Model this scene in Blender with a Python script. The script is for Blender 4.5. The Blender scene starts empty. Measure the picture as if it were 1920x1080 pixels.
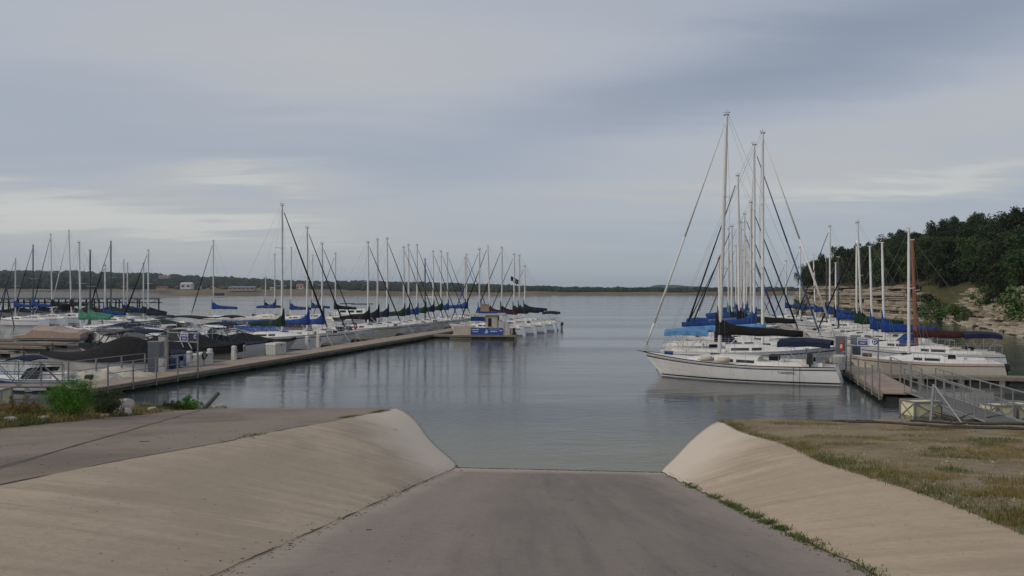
import bpy, bmesh, math, random
from mathutils import Vector, Matrix, noise as mnoise
R = math.radians
random.seed(7)
scene = bpy.context.scene
COL = scene.collection

# ------------------------------------------------------------------ camera
H = 5.0            # eye height above the lake
F = 1500.0         # focal length in photo pixels (1920 wide)
YH = 546.0         # photo row of the horizon
cam_d = bpy.data.cameras.new('camera')
cam_d.sensor_width = 36.0
cam_d.lens = 36.0 * F / 1920.0
cam_d.shift_y = (YH - 540.0) / 1920.0
cam_d.clip_start = 0.1
cam_d.clip_end = 20000
cam = bpy.data.objects.new('camera', cam_d)
COL.objects.link(cam)
cam.location = (0, 0, H)
cam.rotation_euler = (R(90), 0, 0)
scene.camera = cam

# ------------------------------------------------------------------ world: overcast evening sky
SUN_EL, SUN_AZ = R(30), R(-112)      # azimuth from +Y, clockwise
world = bpy.data.worlds.new('World')
scene.world = world
world.use_nodes = True
wt = world.node_tree
wt.nodes.clear()
def wn(t, **k):
    n = wt.nodes.new(t)
    for a, b in k.items(): setattr(n, a, b)
    return n
def mth(op, a, b=None, c=None, clamp=False):
    n = wn('ShaderNodeMath', operation=op, use_clamp=clamp)
    for i, v in enumerate((a, b, c)):
        if v is None: continue
        if isinstance(v, (int, float)): n.inputs[i].default_value = v
        else: wt.links.new(v, n.inputs[i])
    return n.outputs[0]
tc = wn('ShaderNodeTexCoord')
sep = wn('ShaderNodeSeparateXYZ')
wt.links.new(tc.outputs['Generated'], sep.inputs[0])
dx, dy, dz = sep.outputs
az = mth('ARCTAN2', dx, dy)
el = mth('ARCSINE', dz)
zk = mth('DIVIDE', 1.0, mth('ADD', mth('MAXIMUM', dz, 0.0), 0.10))
pu, pv = mth('MULTIPLY', dx, zk), mth('MULTIPLY', dy, zk)
def cloud_noise(su, sv, ou, detail, rough, dist=0.0):
    cb = wn('ShaderNodeCombineXYZ')
    wt.links.new(mth('ADD', mth('MULTIPLY', pu, su), ou), cb.inputs[0])
    wt.links.new(mth('ADD', mth('MULTIPLY', pv, sv), mth('MULTIPLY', pu, -0.12)), cb.inputs[1])
    nz = wn('ShaderNodeTexNoise')
    nz.inputs['Scale'].default_value = 1.0
    nz.inputs['Detail'].default_value = detail
    nz.inputs['Roughness'].default_value = rough
    nz.inputs['Distortion'].default_value = dist
    wt.links.new(cb.outputs[0], nz.inputs['Vector'])
    return nz.outputs['Fac']
n1 = cloud_noise(0.30, 0.95, 3.1, 5, 0.52, 0.5)
n2 = cloud_noise(0.9, 2.6, 11.7, 6, 0.55, 0.3)
def px_dir(px, py):
    x, z = (px - 960) / F, (YH - py) / F
    return math.atan(x), math.atan(z / math.hypot(1, x))
def blob(px, py, wx, wy, tilt, amp):
    """a soft cloud lobe around a direction; wx, wy in thousandths of a radian-ish"""
    a0, e0 = px_dir(px, py)
    da, de = mth('SUBTRACT', az, a0), mth('SUBTRACT', el, e0)
    # ragged: shift by the cloud noise
    de = mth('ADD', de, mth('MULTIPLY', mth('SUBTRACT', n2, 0.5), 0.09))
    c, s = math.cos(tilt), math.sin(tilt)
    u = mth('ADD', mth('MULTIPLY', da, c), mth('MULTIPLY', de, s))
    v = mth('SUBTRACT', mth('MULTIPLY', de, c), mth('MULTIPLY', da, s))
    u = mth('DIVIDE', u, wx / F); v = mth('DIVIDE', v, wy / F)
    q = mth('ADD', mth('MULTIPLY', u, u), mth('MULTIPLY', v, v))
    return mth('MULTIPLY', mth('EXPONENT', mth('MULTIPLY', q, -1.0)), amp)
blobs = [
    (1560, 110, 620, 95, 0.20, -0.31), (1180, 215, 380, 55, 0.22, -0.07), (1900, 30, 300, 120, 0.1, -0.06),
    (1600, 255, 560, 75, 0.10, 0.22), (1180, 262, 260, 42, 0.10, 0.14), (1720, 345, 330, 20, 0.06, 0.30),
    (1250, 350, 420, 24, 0.02, 0.14),
    (650, 130, 420, 120, -0.05, 0.17), (230, 40, 330, 90, 0.0, 0.03),
    (60, 170, 330, 60, -0.03, -0.07), (560, 225, 320, 36, -0.10, -0.05), (820, 310, 420, 50, 0.0, -0.04),
    (450, 338, 190, 24, 0.03, 0.40), (90, 366, 260, 20, -0.06, 0.34), (40, 408, 260, 20, 0.0, 0.30), (330, 412, 330, 16, -0.05, 0.26), (700, 405, 330, 18, 0.0, 0.12),
    (100, 450, 420, 55, 0.0, 0.20), (620, 470, 420, 50, 0.0, 0.14), (230, 384, 260, 10, -0.02, -0.08),
]
den = mth('ADD', 0.5, mth('MULTIPLY', mth('SUBTRACT', n1, 0.5), 0.26))
den = mth('ADD', den, mth('MULTIPLY', mth('SUBTRACT', n2, 0.5), 0.15))
for b in blobs: den = mth('ADD', den, blob(*b))
ramp = wn('ShaderNodeValToRGB')
cr = ramp.color_ramp
cr.elements[0].position = 0.05; cr.elements[0].color = (0.225, 0.272, 0.352, 1)
cr.elements[1].position = 0.95; cr.elements[1].color = (0.640, 0.635, 0.605, 1)
e = cr.elements.new(0.42); e.color = (0.368, 0.405, 0.478, 1)
e = cr.elements.new(0.56); e.color = (0.428, 0.458, 0.515, 1)
e = cr.elements.new(0.72); e.color = (0.480, 0.486, 0.500, 1)
wt.links.new(den, ramp.inputs[0])
hz = mth('EXPONENT', mth('MULTIPLY', mth('DIVIDE', mth('MAXIMUM', el, 0.0), 0.075), -1.0))
hzm = wn('ShaderNodeMix', data_type='RGBA')
wt.links.new(mth('MULTIPLY', hz, 0.70), hzm.inputs[0])
wt.links.new(ramp.outputs[0], hzm.inputs[6])
hzm.inputs[7].default_value = (0.300, 0.352, 0.396, 1)
sky = wn('ShaderNodeTexSky', sky_type='NISHITA')
sky.sun_disc = False
sky.sun_elevation = SUN_EL
sky.sun_rotation = SUN_AZ
bg1, bg2 = wn('ShaderNodeBackground'), wn('ShaderNodeBackground')
bg1.inputs[1].default_value = 0.07
bg2.inputs[1].default_value = 1.0
wt.links.new(sky.outputs[0], bg1.inputs[0])
wt.links.new(hzm.outputs[2], bg2.inputs[0])
mx = wn('ShaderNodeMixShader'); mx.inputs[0].default_value = 0.90
wt.links.new(bg1.outputs[0], mx.inputs[1]); wt.links.new(bg2.outputs[0], mx.inputs[2])
wo = wn('ShaderNodeOutputWorld')
wt.links.new(mx.outputs[0], wo.inputs[0])

# ------------------------------------------------------------------ sun (veiled by cloud)
sd = bpy.data.lights.new('sun', 'SUN')
sd.energy = 1.5
sd.angle = R(22)
sd.color = (1.0, 0.87, 0.70)
sun = bpy.data.objects.new('sun', sd)
COL.objects.link(sun)
sv = Vector((math.sin(SUN_AZ) * math.cos(SUN_EL), math.cos(SUN_AZ) * math.cos(SUN_EL), math.sin(SUN_EL)))
sun.rotation_euler = sv.to_track_quat('Z', 'Y').to_euler()

scene.view_settings.view_transform = 'Standard'
scene.view_settings.look = 'None'
scene.view_settings.exposure = 0.10
scene.view_settings.gamma = 1.0
scene.cycles.volume_bounces = 0
scene.cycles.max_bounces = 6
scene.cycles.transparent_max_bounces = 8

# ------------------------------------------------------------------ helpers
def at(px, py, z=0.0):
    """where the sight line through a photo pixel meets the level z"""
    d = (H - z) * F / (py - YH)
    return Vector(((px - 960) * d / F, d, z))
def ad(px, d, z=0.0): return Vector(((px - 960) * d / F, d, z))
def zof(py, d): return H - (py - YH) * d / F
def nz(x, y, z=0.0): return mnoise.noise(Vector((x, y, z)))

class MB:
    def __init__(s): s.v = []; s.f = []
    def add(s, vs, fs):
        o = len(s.v); s.v += [tuple(v) for v in vs]; s.f += [tuple(i + o for i in f) for f in fs]
        return s
    def box(s, c, d, rz=0.0, taper=1.0):
        x, y, z = d[0] / 2, d[1] / 2, d[2] / 2
        ca, sa = math.cos(rz), math.sin(rz)
        vs = []
        for k in (-1, 1):
            t = 1.0 if k < 0 else taper
            for (i, j) in ((-1, -1), (1, -1), (1, 1), (-1, 1)):
                a, b = i * x * t, j * y * t
                vs.append((c[0] + a * ca - b * sa, c[1] + a * sa + b * ca, c[2] + k * z))
        return s.add(vs, [(3, 2, 1, 0), (4, 5, 6, 7), (0, 1, 5, 4), (1, 2, 6, 5), (2, 3, 7, 6), (3, 0, 4, 7)])
    def tube(s, p, q, r, r2=None, n=6, cap=True):
        p, q = Vector(p), Vector(q); r2 = r if r2 is None else r2
        ax = (q - p)
        if ax.length < 1e-6: return s
        ax.normalize()
        u = ax.cross(Vector((0, 0, 1)) if abs(ax.z) < .9 else Vector((1, 0, 0))).normalized(); w = ax.cross(u)
        vs = []
        for (c, rr) in ((p, r), (q, r2)):
            for i in range(n):
                a = 2 * math.pi * i / n
                vs.append(c + (u * math.cos(a) + w * math.sin(a)) * rr)
        fs = [(i, (i + 1) % n, n + (i + 1) % n, n + i) for i in range(n)]
        if cap: fs += [tuple(range(n - 1, -1, -1)), tuple(range(n, 2 * n))]
        return s.add(vs, fs)
    def path(s, pts, r, n=6):
        for a, b in zip(pts[:-1], pts[1:]): s.tube(a, b, r, n=n)
        return s
    def loft(s, rings, closed=True, cap=True):
        n = len(rings[0]); vs = [v for r in rings for v in r]; fs = []
        for k in range(len(rings) - 1):
            for i in range(n if closed else n - 1):
                j = (i + 1) % n
                fs.append((k * n + i, k * n + j, (k + 1) * n + j, (k + 1) * n + i))
        if cap and closed:
            fs += [tuple(range(n - 1, -1, -1)), tuple((len(rings) - 1) * n + i for i in range(n))]
        return s.add(vs, fs)
    def sheet(s, rows):
        return s.loft(rows, closed=False, cap=False)
    def build(s, name, m, parent=None, smooth=False, loc=None, rz=None):
        me = bpy.data.meshes.new(name)
        me.from_pydata(s.v, [], s.f); me.validate()
        bm = bmesh.new(); bm.from_mesh(me)
        bmesh.ops.recalc_face_normals(bm, faces=bm.faces)
        bm.to_mesh(me); bm.free()
        if smooth:
            me.polygons.foreach_set('use_smooth', [True] * len(me.polygons))
        me.materials.append(m)
        o = bpy.data.objects.new(name, me); COL.objects.link(o)
        if parent is not None: o.parent = parent
        if loc is not None: o.location = loc
        if rz is not None: o.rotation_euler = (0, 0, rz)
        return o
def raw_mesh(name, vs, fs, m, parent=None):
    me = bpy.data.meshes.new(name); me.from_pydata(vs, [], fs); me.materials.append(m)
    o = bpy.data.objects.new(name, me); COL.objects.link(o)
    if parent is not None: o.parent = parent
    return o
def bevel(o, w, seg=2):
    b = o.modifiers.new('bevel', 'BEVEL'); b.width = w; b.segments = seg; b.limit_method = 'ANGLE'
    return o
def tag(o, label=None, cat=None, group=None, kind=None):
    if label: o['label'] = label
    if cat: o['category'] = cat
    if group: o['group'] = group
    if kind: o['kind'] = kind
    return o
def empty(name, loc, rz=0.0, label=None, cat=None, group=None):
    o = bpy.data.objects.new(name, None); COL.objects.link(o)
    o.location = loc; o.rotation_euler = (0, 0, rz); o.empty_display_size = 0.2
    return tag(o, label, cat, group)
def copy_tree(o, parent=None):
    c = o.copy(); COL.objects.link(c); c.parent = parent
    for ch in o.children: copy_tree(ch, c)
    return c
def text_mesh(name, txt, size, m, parent, mw, extrude=0.002):
    cu = bpy.data.curves.new('lettering', 'FONT'); cu.body = txt; cu.size = size
    cu.align_x = 'CENTER'; cu.align_y = 'CENTER'; cu.extrude = extrude; cu.resolution_u = 2
    t = bpy.data.objects.new('lettering', cu); COL.objects.link(t)
    bpy.context.view_layer.update()
    me = bpy.data.meshes.new_from_object(t.evaluated_get(bpy.context.evaluated_depsgraph_get()))
    bpy.data.objects.remove(t)
    me.materials.clear(); me.materials.append(m)
    o = bpy.data.objects.new(name, me); COL.objects.link(o); o.parent = parent; o.matrix_local = mw
    return o

# ------------------------------------------------------------------ materials
def mat(name, col, rough=0.6, var=0.15, scale=3.0, bump=0.0, metal=0.0, col2=None, detail=4, stretch=(1, 1, 1), coords='Object', spec=0.5, dirt=None, objvar=0.0):
    m = bpy.data.materials.new(name); m.use_nodes = True
    t = m.node_tree; b = t.nodes['Principled BSDF']
    b.inputs['Roughness'].default_value = rough; b.inputs['Metallic'].default_value = metal
    b.inputs['Specular IOR Level'].default_value = spec
    tcn = t.nodes.new('ShaderNodeTexCoord'); mp = t.nodes.new('ShaderNodeMapping'); mp.inputs['Scale'].default_value = stretch
    if coords == 'World':
        g = t.nodes.new('ShaderNodeNewGeometry'); t.links.new(g.outputs['Position'], mp.inputs[0])
    else: t.links.new(tcn.outputs['Object'], mp.inputs[0])
    nn = t.nodes.new('ShaderNodeTexNoise'); nn.inputs['Scale'].default_value = scale; nn.inputs['Detail'].default_value = detail
    nn.inputs['Roughness'].default_value = 0.6
    t.links.new(mp.outputs[0], nn.inputs['Vector'])
    r = t.nodes.new('ShaderNodeValToRGB')
    c2 = col2 if col2 else tuple(min(1, c * (1 + var)) for c in col)
    c1 = col if col2 else tuple(c * (1 - var) for c in col)
    r.color_ramp.elements[0].position = 0.32; r.color_ramp.elements[0].color = (*c1, 1)
    r.color_ramp.elements[1].position = 0.68; r.color_ramp.elements[1].color = (*c2, 1)
    t.links.new(nn.outputs['Fac'], r.inputs[0])
    out = r.outputs[0]
    if dirt:                                   # streaky grime
        mp2 = t.nodes.new('ShaderNodeMapping'); mp2.inputs['Scale'].default_value = (4, 4, .5)
        t.links.new(tcn.outputs['Object'], mp2.inputs[0])
        n2_ = t.nodes.new('ShaderNodeTexNoise'); n2_.inputs['Scale'].default_value = 1.6; n2_.inputs['Detail'].default_value = 5
        t.links.new(mp2.outputs[0], n2_.inputs['Vector'])
        rr = t.nodes.new('ShaderNodeValToRGB'); rr.color_ramp.elements[0].position = .5; rr.color_ramp.elements[1].position = .78
        t.links.new(n2_.outputs['Fac'], rr.inputs[0])
        mm = t.nodes.new('ShaderNodeMix'); mm.data_type = 'RGBA'
        ml = t.nodes.new('ShaderNodeMath'); ml.operation = 'MULTIPLY'; ml.inputs[1].default_value = .32
        t.links.new(rr.outputs[0], ml.inputs[0]); t.links.new(ml.outputs[0], mm.inputs[0])
        t.links.new(out, mm.inputs[6]); mm.inputs[7].default_value = (*dirt, 1); out = mm.outputs[2]
    if objvar:
        oi = t.nodes.new('ShaderNodeObjectInfo'); hs = t.nodes.new('ShaderNodeHueSaturation')
        mr = t.nodes.new('ShaderNodeMapRange'); mr.inputs[3].default_value = 1 - objvar; mr.inputs[4].default_value = 1 + objvar
        t.links.new(oi.outputs['Random'], mr.inputs[0]); t.links.new(mr.outputs[0], hs.inputs['Value'])
        mr2 = t.nodes.new('ShaderNodeMapRange'); mr2.inputs[3].default_value = .5 - objvar * .06; mr2.inputs[4].default_value = .5 + objvar * .06
        t.links.new(oi.outputs['Random'], mr2.inputs[0]); t.links.new(mr2.outputs[0], hs.inputs['Hue'])
        t.links.new(out, hs.inputs['Color']); out = hs.outputs[0]
    t.links.new(out, b.inputs['Base Color'])
    if bump:
        bp = t.nodes.new('ShaderNodeBump'); bp.inputs['Strength'].default_value = 1.0; bp.inputs['Distance'].default_value = bump
        t.links.new(nn.outputs['Fac'], bp.inputs['Height']); t.links.new(bp.outputs[0], b.inputs['Normal'])
    return m

M = {}
M['gel'] = mat('white_gelcoat', (.79, .80, .81), .28, .05, 1.3, dirt=(.42, .40, .35), objvar=.06)
M['gel_cream'] = mat('cream_gelcoat', (.66, .62, .53), .35, .06, 1.3, dirt=(.40, .36, .28), objvar=.06)
M['gel_gray'] = mat('gray_gelcoat', (.46, .45, .44), .3, .06, 1.3)
M['deck'] = mat('boat_deck_paint', (.72, .71, .68), .55, .08, 2.5, dirt=(.40, .38, .34), objvar=.08)
M['stripe_dk'] = mat('dark_hull_stripe', (.02, .025, .04), .35, .1)
M['stripe_blue'] = mat('blue_hull_stripe', (.03, .07, .22), .35, .1)
M['stripe_red'] = mat('red_hull_stripe', (.28, .07, .05), .4, .1)
M['bottom'] = mat('bottom_paint', (.03, .035, .045), .7, .3, 4)
M['glass'] = mat('smoked_window', (.02, .022, .025), .08, .1)
M['alu'] = mat('mast_aluminium', (.64, .64, .63), .42, .06, 2, objvar=.10)
M['mast_dk'] = mat('dark_mast', (.06, .06, .065), .4, .1, 2)
M['mast_wood'] = mat('varnished_wood_mast', (.22, .075, .03), .4, .2, 6, stretch=(3, 3, .3))
M['steel'] = mat('stainless_rail', (.55, .55, .56), .3, .05, 2, metal=.6)
M['wire'] = mat('rigging_wire', (.16, .16, .17), .5, .1)
M['black_plastic'] = mat('black_plastic', (.018, .018, .02), .4, .15)
FAB = dict(rough=.85, scale=3.2, bump=.06, detail=5, spec=.2)
def fab(n, c, v=.28): return mat(n + '_canvas', c, var=v, **FAB)
M['navy'] = fab('navy', (.012, .018, .042)); M['black'] = fab('black', (.012, .012, .014)); M['blue'] = fab('blue', (.015, .048, .18))
M['royal'] = fab('royal_blue', (.015, .052, .215)); M['ltblue'] = fab('light_blue', (.10, .24, .44)); M['dkgreen'] = fab('dark_green', (.012, .035, .022))
M['green'] = fab('green', (.06, .20, .14)); M['maroon'] = fab('maroon', (.05, .018, .02)); M['brown'] = fab('brown', (.06, .03, .025))
M['tan'] = fab('rosy_tan', (.38, .285, .24), .14); M['gray'] = fab('gray', (.10, .10, .105)); M['white'] = fab('white', (.66, .65, .63), .06)
M['beige'] = fab('beige', (.50, .46, .38), .15); M['slate'] = fab('slate_blue', (.07, .12, .22)); M['red'] = mat('red_paint', (.36, .03, .025), .45, .12)
M['galv'] = mat('galvanised_steel', (.23, .24, .25), .5, .14, 5, metal=.3, dirt=(.16, .13, .10))
M['cream_float'] = mat('cream_foam_float', (.62, .58, .38), .6, .08, 3, dirt=(.32, .28, .14))
M['dockdeck'] = mat('dock_decking', (.30, .235, .18), .85, .18, 1.1, bump=.01, detail=6, coords='World', dirt=(.17, .14, .12))
M['timber'] = mat('weathered_timber', (.20, .175, .14), .85, .25, 3, bump=.01, stretch=(1, 1, 4), dirt=(.08, .08, .05))
M['mossy'] = mat('mossy_waterline_timber', (.075, .078, .04), .9, .35, 3, bump=.02)
M['float_dk'] = mat('dark_dock_float', (.03, .03, .028), .8, .3, 3)
M['white_box'] = mat('white_fibreglass_box', (.50, .50, .48), .5, .08, 2, dirt=(.28, .25, .20))
M['cabinet'] = mat('gray_cabinet_paint', (.10, .115, .14), .5, .08, 3)
M['sign_blue'] = mat('sign_blue', (.02, .045, .20), .5, .08, 3)
M['banner_blue'] = mat('banner_blue', (.025, .075, .30), .6, .12, 2)
M['letter'] = mat('white_lettering', (.75, .76, .80), .5, .03)
M['letter_dk'] = mat('dark_lettering', (.03, .03, .04), .5, .03)
M['rope'] = mat('black_hose_rubber', (.02, .02, .02), .7, .2)
M['rope_lt'] = mat('pale_rope', (.45, .42, .36), .8, .15)
# ------------------------------------------------------------------ ground materials (world-position based stains)
class NT:
    """small helper to write node maths"""
    def __init__(s, name):
        s.m = bpy.data.materials.new(name); s.m.use_nodes = True; s.t = s.m.node_tree
        s.b = s.t.nodes['Principled BSDF']
        g = s.t.nodes.new('ShaderNodeNewGeometry'); s.pos = g.outputs['Position']
        sp = s.t.nodes.new('ShaderNodeSeparateXYZ'); s.t.links.new(s.pos, sp.inputs[0]); s.x, s.y, s.z = sp.outputs
    def _in(s, sock, v):
        if isinstance(v, (int, float)): sock.default_value = v
        elif isinstance(v, tuple): sock.default_value = (*v, 1) if len(v) == 3 else v
        else: s.t.links.new(v, sock)
    def op(s, o, a, b=None, c=None, clamp=False):
        n = s.t.nodes.new('ShaderNodeMath'); n.operation = o; n.use_clamp = clamp
        for i, v in enumerate((a, b, c)):
            if v is not None: s._in(n.inputs[i], v)
        return n.outputs[0]
    def noise(s, scale, detail=5, rough=.6, stretch=(1, 1, 1), rot=0.0, dist=0.0):
        mp = s.t.nodes.new('ShaderNodeMapping'); mp.inputs['Scale'].default_value = stretch; mp.inputs['Rotation'].default_value = (0, 0, rot)
        s.t.links.new(s.pos, mp.inputs[0])
        n = s.t.nodes.new('ShaderNodeTexNoise'); n.inputs['Scale'].default_value = scale; n.inputs['Detail'].default_value = detail
        n.inputs['Roughness'].default_value = rough; n.inputs['Distortion'].default_value = dist
        s.t.links.new(mp.outputs[0], n.inputs['Vector']); return n.outputs['Fac']
    def ss(s, v, a, b):
        n = s.t.nodes.new('ShaderNodeMapRange'); n.interpolation_type = 'SMOOTHSTEP'
        s._in(n.inputs[0], v); n.inputs[1].default_value = a; n.inputs[2].default_value = b
        return n.outputs[0]
    def mix(s, f, a, b):
        n = s.t.nodes.new('ShaderNodeMix'); n.data_type = 'RGBA'
        s._in(n.inputs[0], f); s._in(n.inputs[6], a); s._in(n.inputs[7], b); return n.outputs[2]
    def fin(s, col, rough=.8, bump=None, dist=.01, spec=.4):
        s._in(s.b.inputs['Base Color'], col); s._in(s.b.inputs['Roughness'], rough); s.b.inputs['Specular IOR Level'].default_value = spec
        if bump is not None:
            bp = s.t.nodes.new('ShaderNodeBump'); bp.inputs['Distance'].default_value = dist
            s.t.links.new(bump, bp.inputs['Height']); s.t.links.new(bp.outputs[0], s.b.inputs['Normal'])
        return s.m

def bank_material(name, base, base2, bleach, lev):
    k = NT(name)
    streak = k.noise(.55, 6, .6, (1.0, .35, 1), 0.35)
    fine = k.noise(9, 6, .7)
    grit = k.noise(70, 3, .7)
    big = k.noise(.22, 3, .5)
    c = k.mix(k.ss(streak, .40, .60), base, base2)
    drip = k.noise(1.0, 7, .66, (.26, 2.4, .5), 0.42, .4)          # run-off streaks down the slope
    c = k.mix(k.op('MULTIPLY', k.ss(drip, .49, .64), .62), c, tuple(v * .64 for v in base))
    c = k.mix(k.op('MULTIPLY', k.ss(drip, .47, .34), .55), c, tuple(min(1, v * 1.22) for v in base))
    c = k.mix(k.op('MULTIPLY', k.ss(big, .42, .62), .55), c, tuple(v * .82 for v in base))
    c = k.mix(k.op('MULTIPLY', k.ss(fine, .45, .72), .42), c, tuple(v * .58 for v in base))
    sp = k.ss(k.noise(3.3, 4, .6), .62, .72)
    c = k.mix(k.op('MULTIPLY', sp, .22), c, tuple(v * .5 for v in base))
    w = k.op('ADD', k.z, k.op('MULTIPLY', k.op('SUBTRACT', k.noise(.5, 4), .5), .7))
    bl = k.op('SUBTRACT', 1.0, k.ss(w, lev - .42, lev + .36))
    c = k.mix(k.op('MULTIPLY', bl, .92), c, bleach)
    wet = k.op('SUBTRACT', 1.0, k.ss(k.op('ADD', k.z, k.op('MULTIPLY', k.op('SUBTRACT', fine, .5), .05)), .015, .075))
    c = k.mix(wet, c, (.17, .13, .085))
    c = k.mix(k.op('MULTIPLY', k.ss(grit, .5, .75), .4), c, (.12, .11, .10))
    return k.fin(c, k.op('SUBTRACT', .88, k.op('MULTIPLY', wet, .5)), k.op('ADD', fine, k.op('MULTIPLY', grit, .5)), .008)
M['bank_l'] = bank_material('bank_concrete', (.46, .365, .264), (.345, .274, .202), (.60, .52, .425), .80)
M['bank_r'] = bank_material('bank_concrete_warm', (.50, .392, .278), (.40, .314, .226), (.61, .53, .435), .80)

k = NT('ramp_concrete')
fine, grit = k.noise(8, 6, .7), k.noise(60, 3, .7)
lane = k.noise(.9, 5, .6, (1.6, .22, 1), -.056)
xs = k.op('SUBTRACT', k.x, k.op('MULTIPLY', k.y, .0565))           # across the ramp
xs = k.op('ADD', xs, k.op('MULTIPLY', k.op('SUBTRACT', k.noise(.6, 4), .5), 1.1))
c = k.mix(k.ss(lane, .30, .70), (.235, .200, .172), (.178, .155, .136))
tyre = k.noise(1.7, 5, .6, (2.6, .10, 1), -.056)
c = k.mix(k.op('MULTIPLY', k.ss(tyre, .52, .70), .30), c, (.105, .092, .082))
c = k.mix(k.op('MULTIPLY', k.ss(tyre, .46, .36), .22), c, (.29, .245, .205))
c = k.mix(k.op('MULTIPLY', k.op('SUBTRACT', 1.0, k.ss(xs, -1.7, -.2)), .55), c, (.31, .255, .21))
c = k.mix(k.op('MULTIPLY', k.op('SUBTRACT', 1.0, k.ss(xs, -2.75, -2.25)), .6), c, (.42, .34, .27))
c = k.mix(k.op('MULTIPLY', k.ss(xs, 1.9, 2.7), .6), c, (.35, .29, .24))
c = k.mix(k.op('MULTIPLY', k.ss(k.y, 20.2, 22.0), .75), c, (.47, .40, .34))
c = k.mix(k.op('MULTIPLY', k.ss(fine, .45, .75), .3), c, (.105, .095, .09))
c = k.mix(k.op('MULTIPLY', k.ss(k.noise(3.6, 6, .7), .60, .74), .22), c, (.10, .09, .08))
c = k.mix(k.op('MULTIPLY', k.ss(grit, .52, .75), .4), c, (.38, .33, .28))
wet = k.op('SUBTRACT', 1.0, k.ss(k.op('ADD', k.z, k.op('MULTIPLY', k.op('SUBTRACT', fine, .5), .08)), .015, .055))
c = k.mix(wet, c, (.06, .055, .045))
ridge = k.t.nodes.new('ShaderNodeTexWave'); ridge.inputs['Detail'].default_value = 3; ridge.bands_direction = 'Y'; ridge.inputs['Scale'].default_value = 6.0; ridge.inputs['Distortion'].default_value = .6
k.t.links.new(k.pos, ridge.inputs['Vector'])
M['ramp'] = k.fin(c, k.op('SUBTRACT', .88, k.op('MULTIPLY', wet, .5)), k.op('ADD', k.op('MULTIPLY', ridge.outputs['Fac'], .8), k.op('ADD', fine, k.op('MULTIPLY', grit, .6))), .010)

k = NT('old_asphalt')
fine, grit = k.noise(6, 6, .7), k.noise(55, 3, .75)
c = k.mix(k.ss(k.noise(.35, 5, .6, (1, .5, 1), .5), .38, .62), (.165, .134, .108), (.250, .203, .160))
c = k.mix(k.op('MULTIPLY', k.ss(k.noise(.9, 6, .7, (.5, 1, 1), .3), .50, .66), .7), c, (.275, .212, .15))
c = k.mix(k.op('MULTIPLY', k.ss(k.y, 27, 33), .5), c, (.25, .195, .15))
c = k.mix(k.op('MULTIPLY', k.ss(fine, .5, .75), .35), c, (.10, .092, .085))
c = k.mix(k.op('MULTIPLY', k.ss(grit, .5, .75), .35), c, (.30, .27, .24))
M['asphalt'] = k.fin(c, .9, k.op('ADD', fine, grit), .012)

def soil(name, a, b, cc):
    k = NT(name)
    fine, grit = k.noise(5, 6, .7), k.noise(26, 5, .8)
    c = k.mix(k.ss(k.noise(.5, 6, .65), .40, .60), a, b)
    c = k.mix(k.op('MULTIPLY', k.ss(fine, .48, .68), .6), c, cc)
    c = k.mix(k.op('MULTIPLY', k.ss(grit, .58, .70), .55), c, (.40, .35, .27))
    c = k.mix(k.op('MULTIPLY', k.ss(grit, .47, .36), .6), c, (.07, .055, .035))
    return k.fin(c, .95, k.op('ADD', fine, grit), .05, .2)
M['soil_r'] = soil('dry_gravelly_soil', (.37, .295, .195), (.26, .20, .115), (.165, .13, .06))
M['soil_l'] = soil('dry_bank_soil', (.28, .225, .15), (.20, .16, .09), (.15, .12, .06))
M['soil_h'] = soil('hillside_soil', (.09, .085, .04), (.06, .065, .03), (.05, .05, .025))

k = NT('limestone')
hx = k.noise(.6, 6, .65, (.35, .35, 3.2))
c = k.mix(k.ss(hx, .35, .65), (.42, .365, .285), (.25, .215, .165))
c = k.mix(k.op('MULTIPLY', k.ss(k.noise(.35, 4), .5, .66), .7), c, (.17, .14, .10))
c = k.mix(k.op('MULTIPLY', k.ss(k.noise(3, 5, .7), .52, .7), .45), c, (.09, .075, .05))
c = k.mix(k.op('MULTIPLY', k.op('SUBTRACT', 1.0, k.ss(k.z, .25, .9)), .6), c, (.42, .37, .29))
M['rock'] = k.fin(c, .9, k.op('ADD', hx, k.noise(4, 5, .7)), .12, .25)
M['boulder'] = mat('pale_boulder', (.28, .24, .20), .9, .28, 3.5, bump=.05, detail=6, col2=(.46, .41, .35))
M['gravel'] = mat('tan_gravel', (.22, .18, .125), .9, .3, 9, coords='World', col2=(.34, .285, .21))
M['grass_dry'] = mat('dry_grass', (.125, .105, .032), .9, .4, .9, coords='World', col2=(.26, .205, .085), spec=.1)
M['grass_grn'] = mat('green_grass', (.055, .095, .025), .85, .4, .7, coords='World', col2=(.12, .13, .04), spec=.15)
M['shrub'] = mat('bright_shrub_leaf', (.06, .17, .018), .7, .4, 1.6, col2=(.12, .27, .035), spec=.2)
M['shrub_dk'] = mat('dull_shrub_leaf', (.04, .06, .022), .8, .4, 1.6, col2=(.065, .085, .03), spec=.2)
M['leaf'] = mat('oak_leaf', (.016, .027, .010), .75, .4, .5, col2=(.036, .054, .019), objvar=.6, spec=.2)
M['leaf_mid'] = mat('mid_green_leaf', (.028, .048, .014), .75, .4, .5, col2=(.055, .080, .024), objvar=.4, spec=.2)
M['leaf_lt'] = mat('light_leaf', (.045, .085, .022), .75, .4, .5, col2=(.075, .12, .03), objvar=.3, spec=.2)
M['bark'] = mat('bark', (.07, .055, .042), .9, .3, 4, bump=.02)
M['drift'] = mat('driftwood', (.075, .062, .05), .9, .35, 4, bump=.02)
M['far_leaf'] = mat('far_woodland', (.014, .021, .012), .9, .4, .045, coords='World', col2=(.032, .040, .020), detail=6, spec=.1)
M['far_leaf_lt'] = mat('far_light_scrub', (.060, .080, .028), .9, .4, .05, coords='World', col2=(.085, .10, .04), spec=.1)
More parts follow.
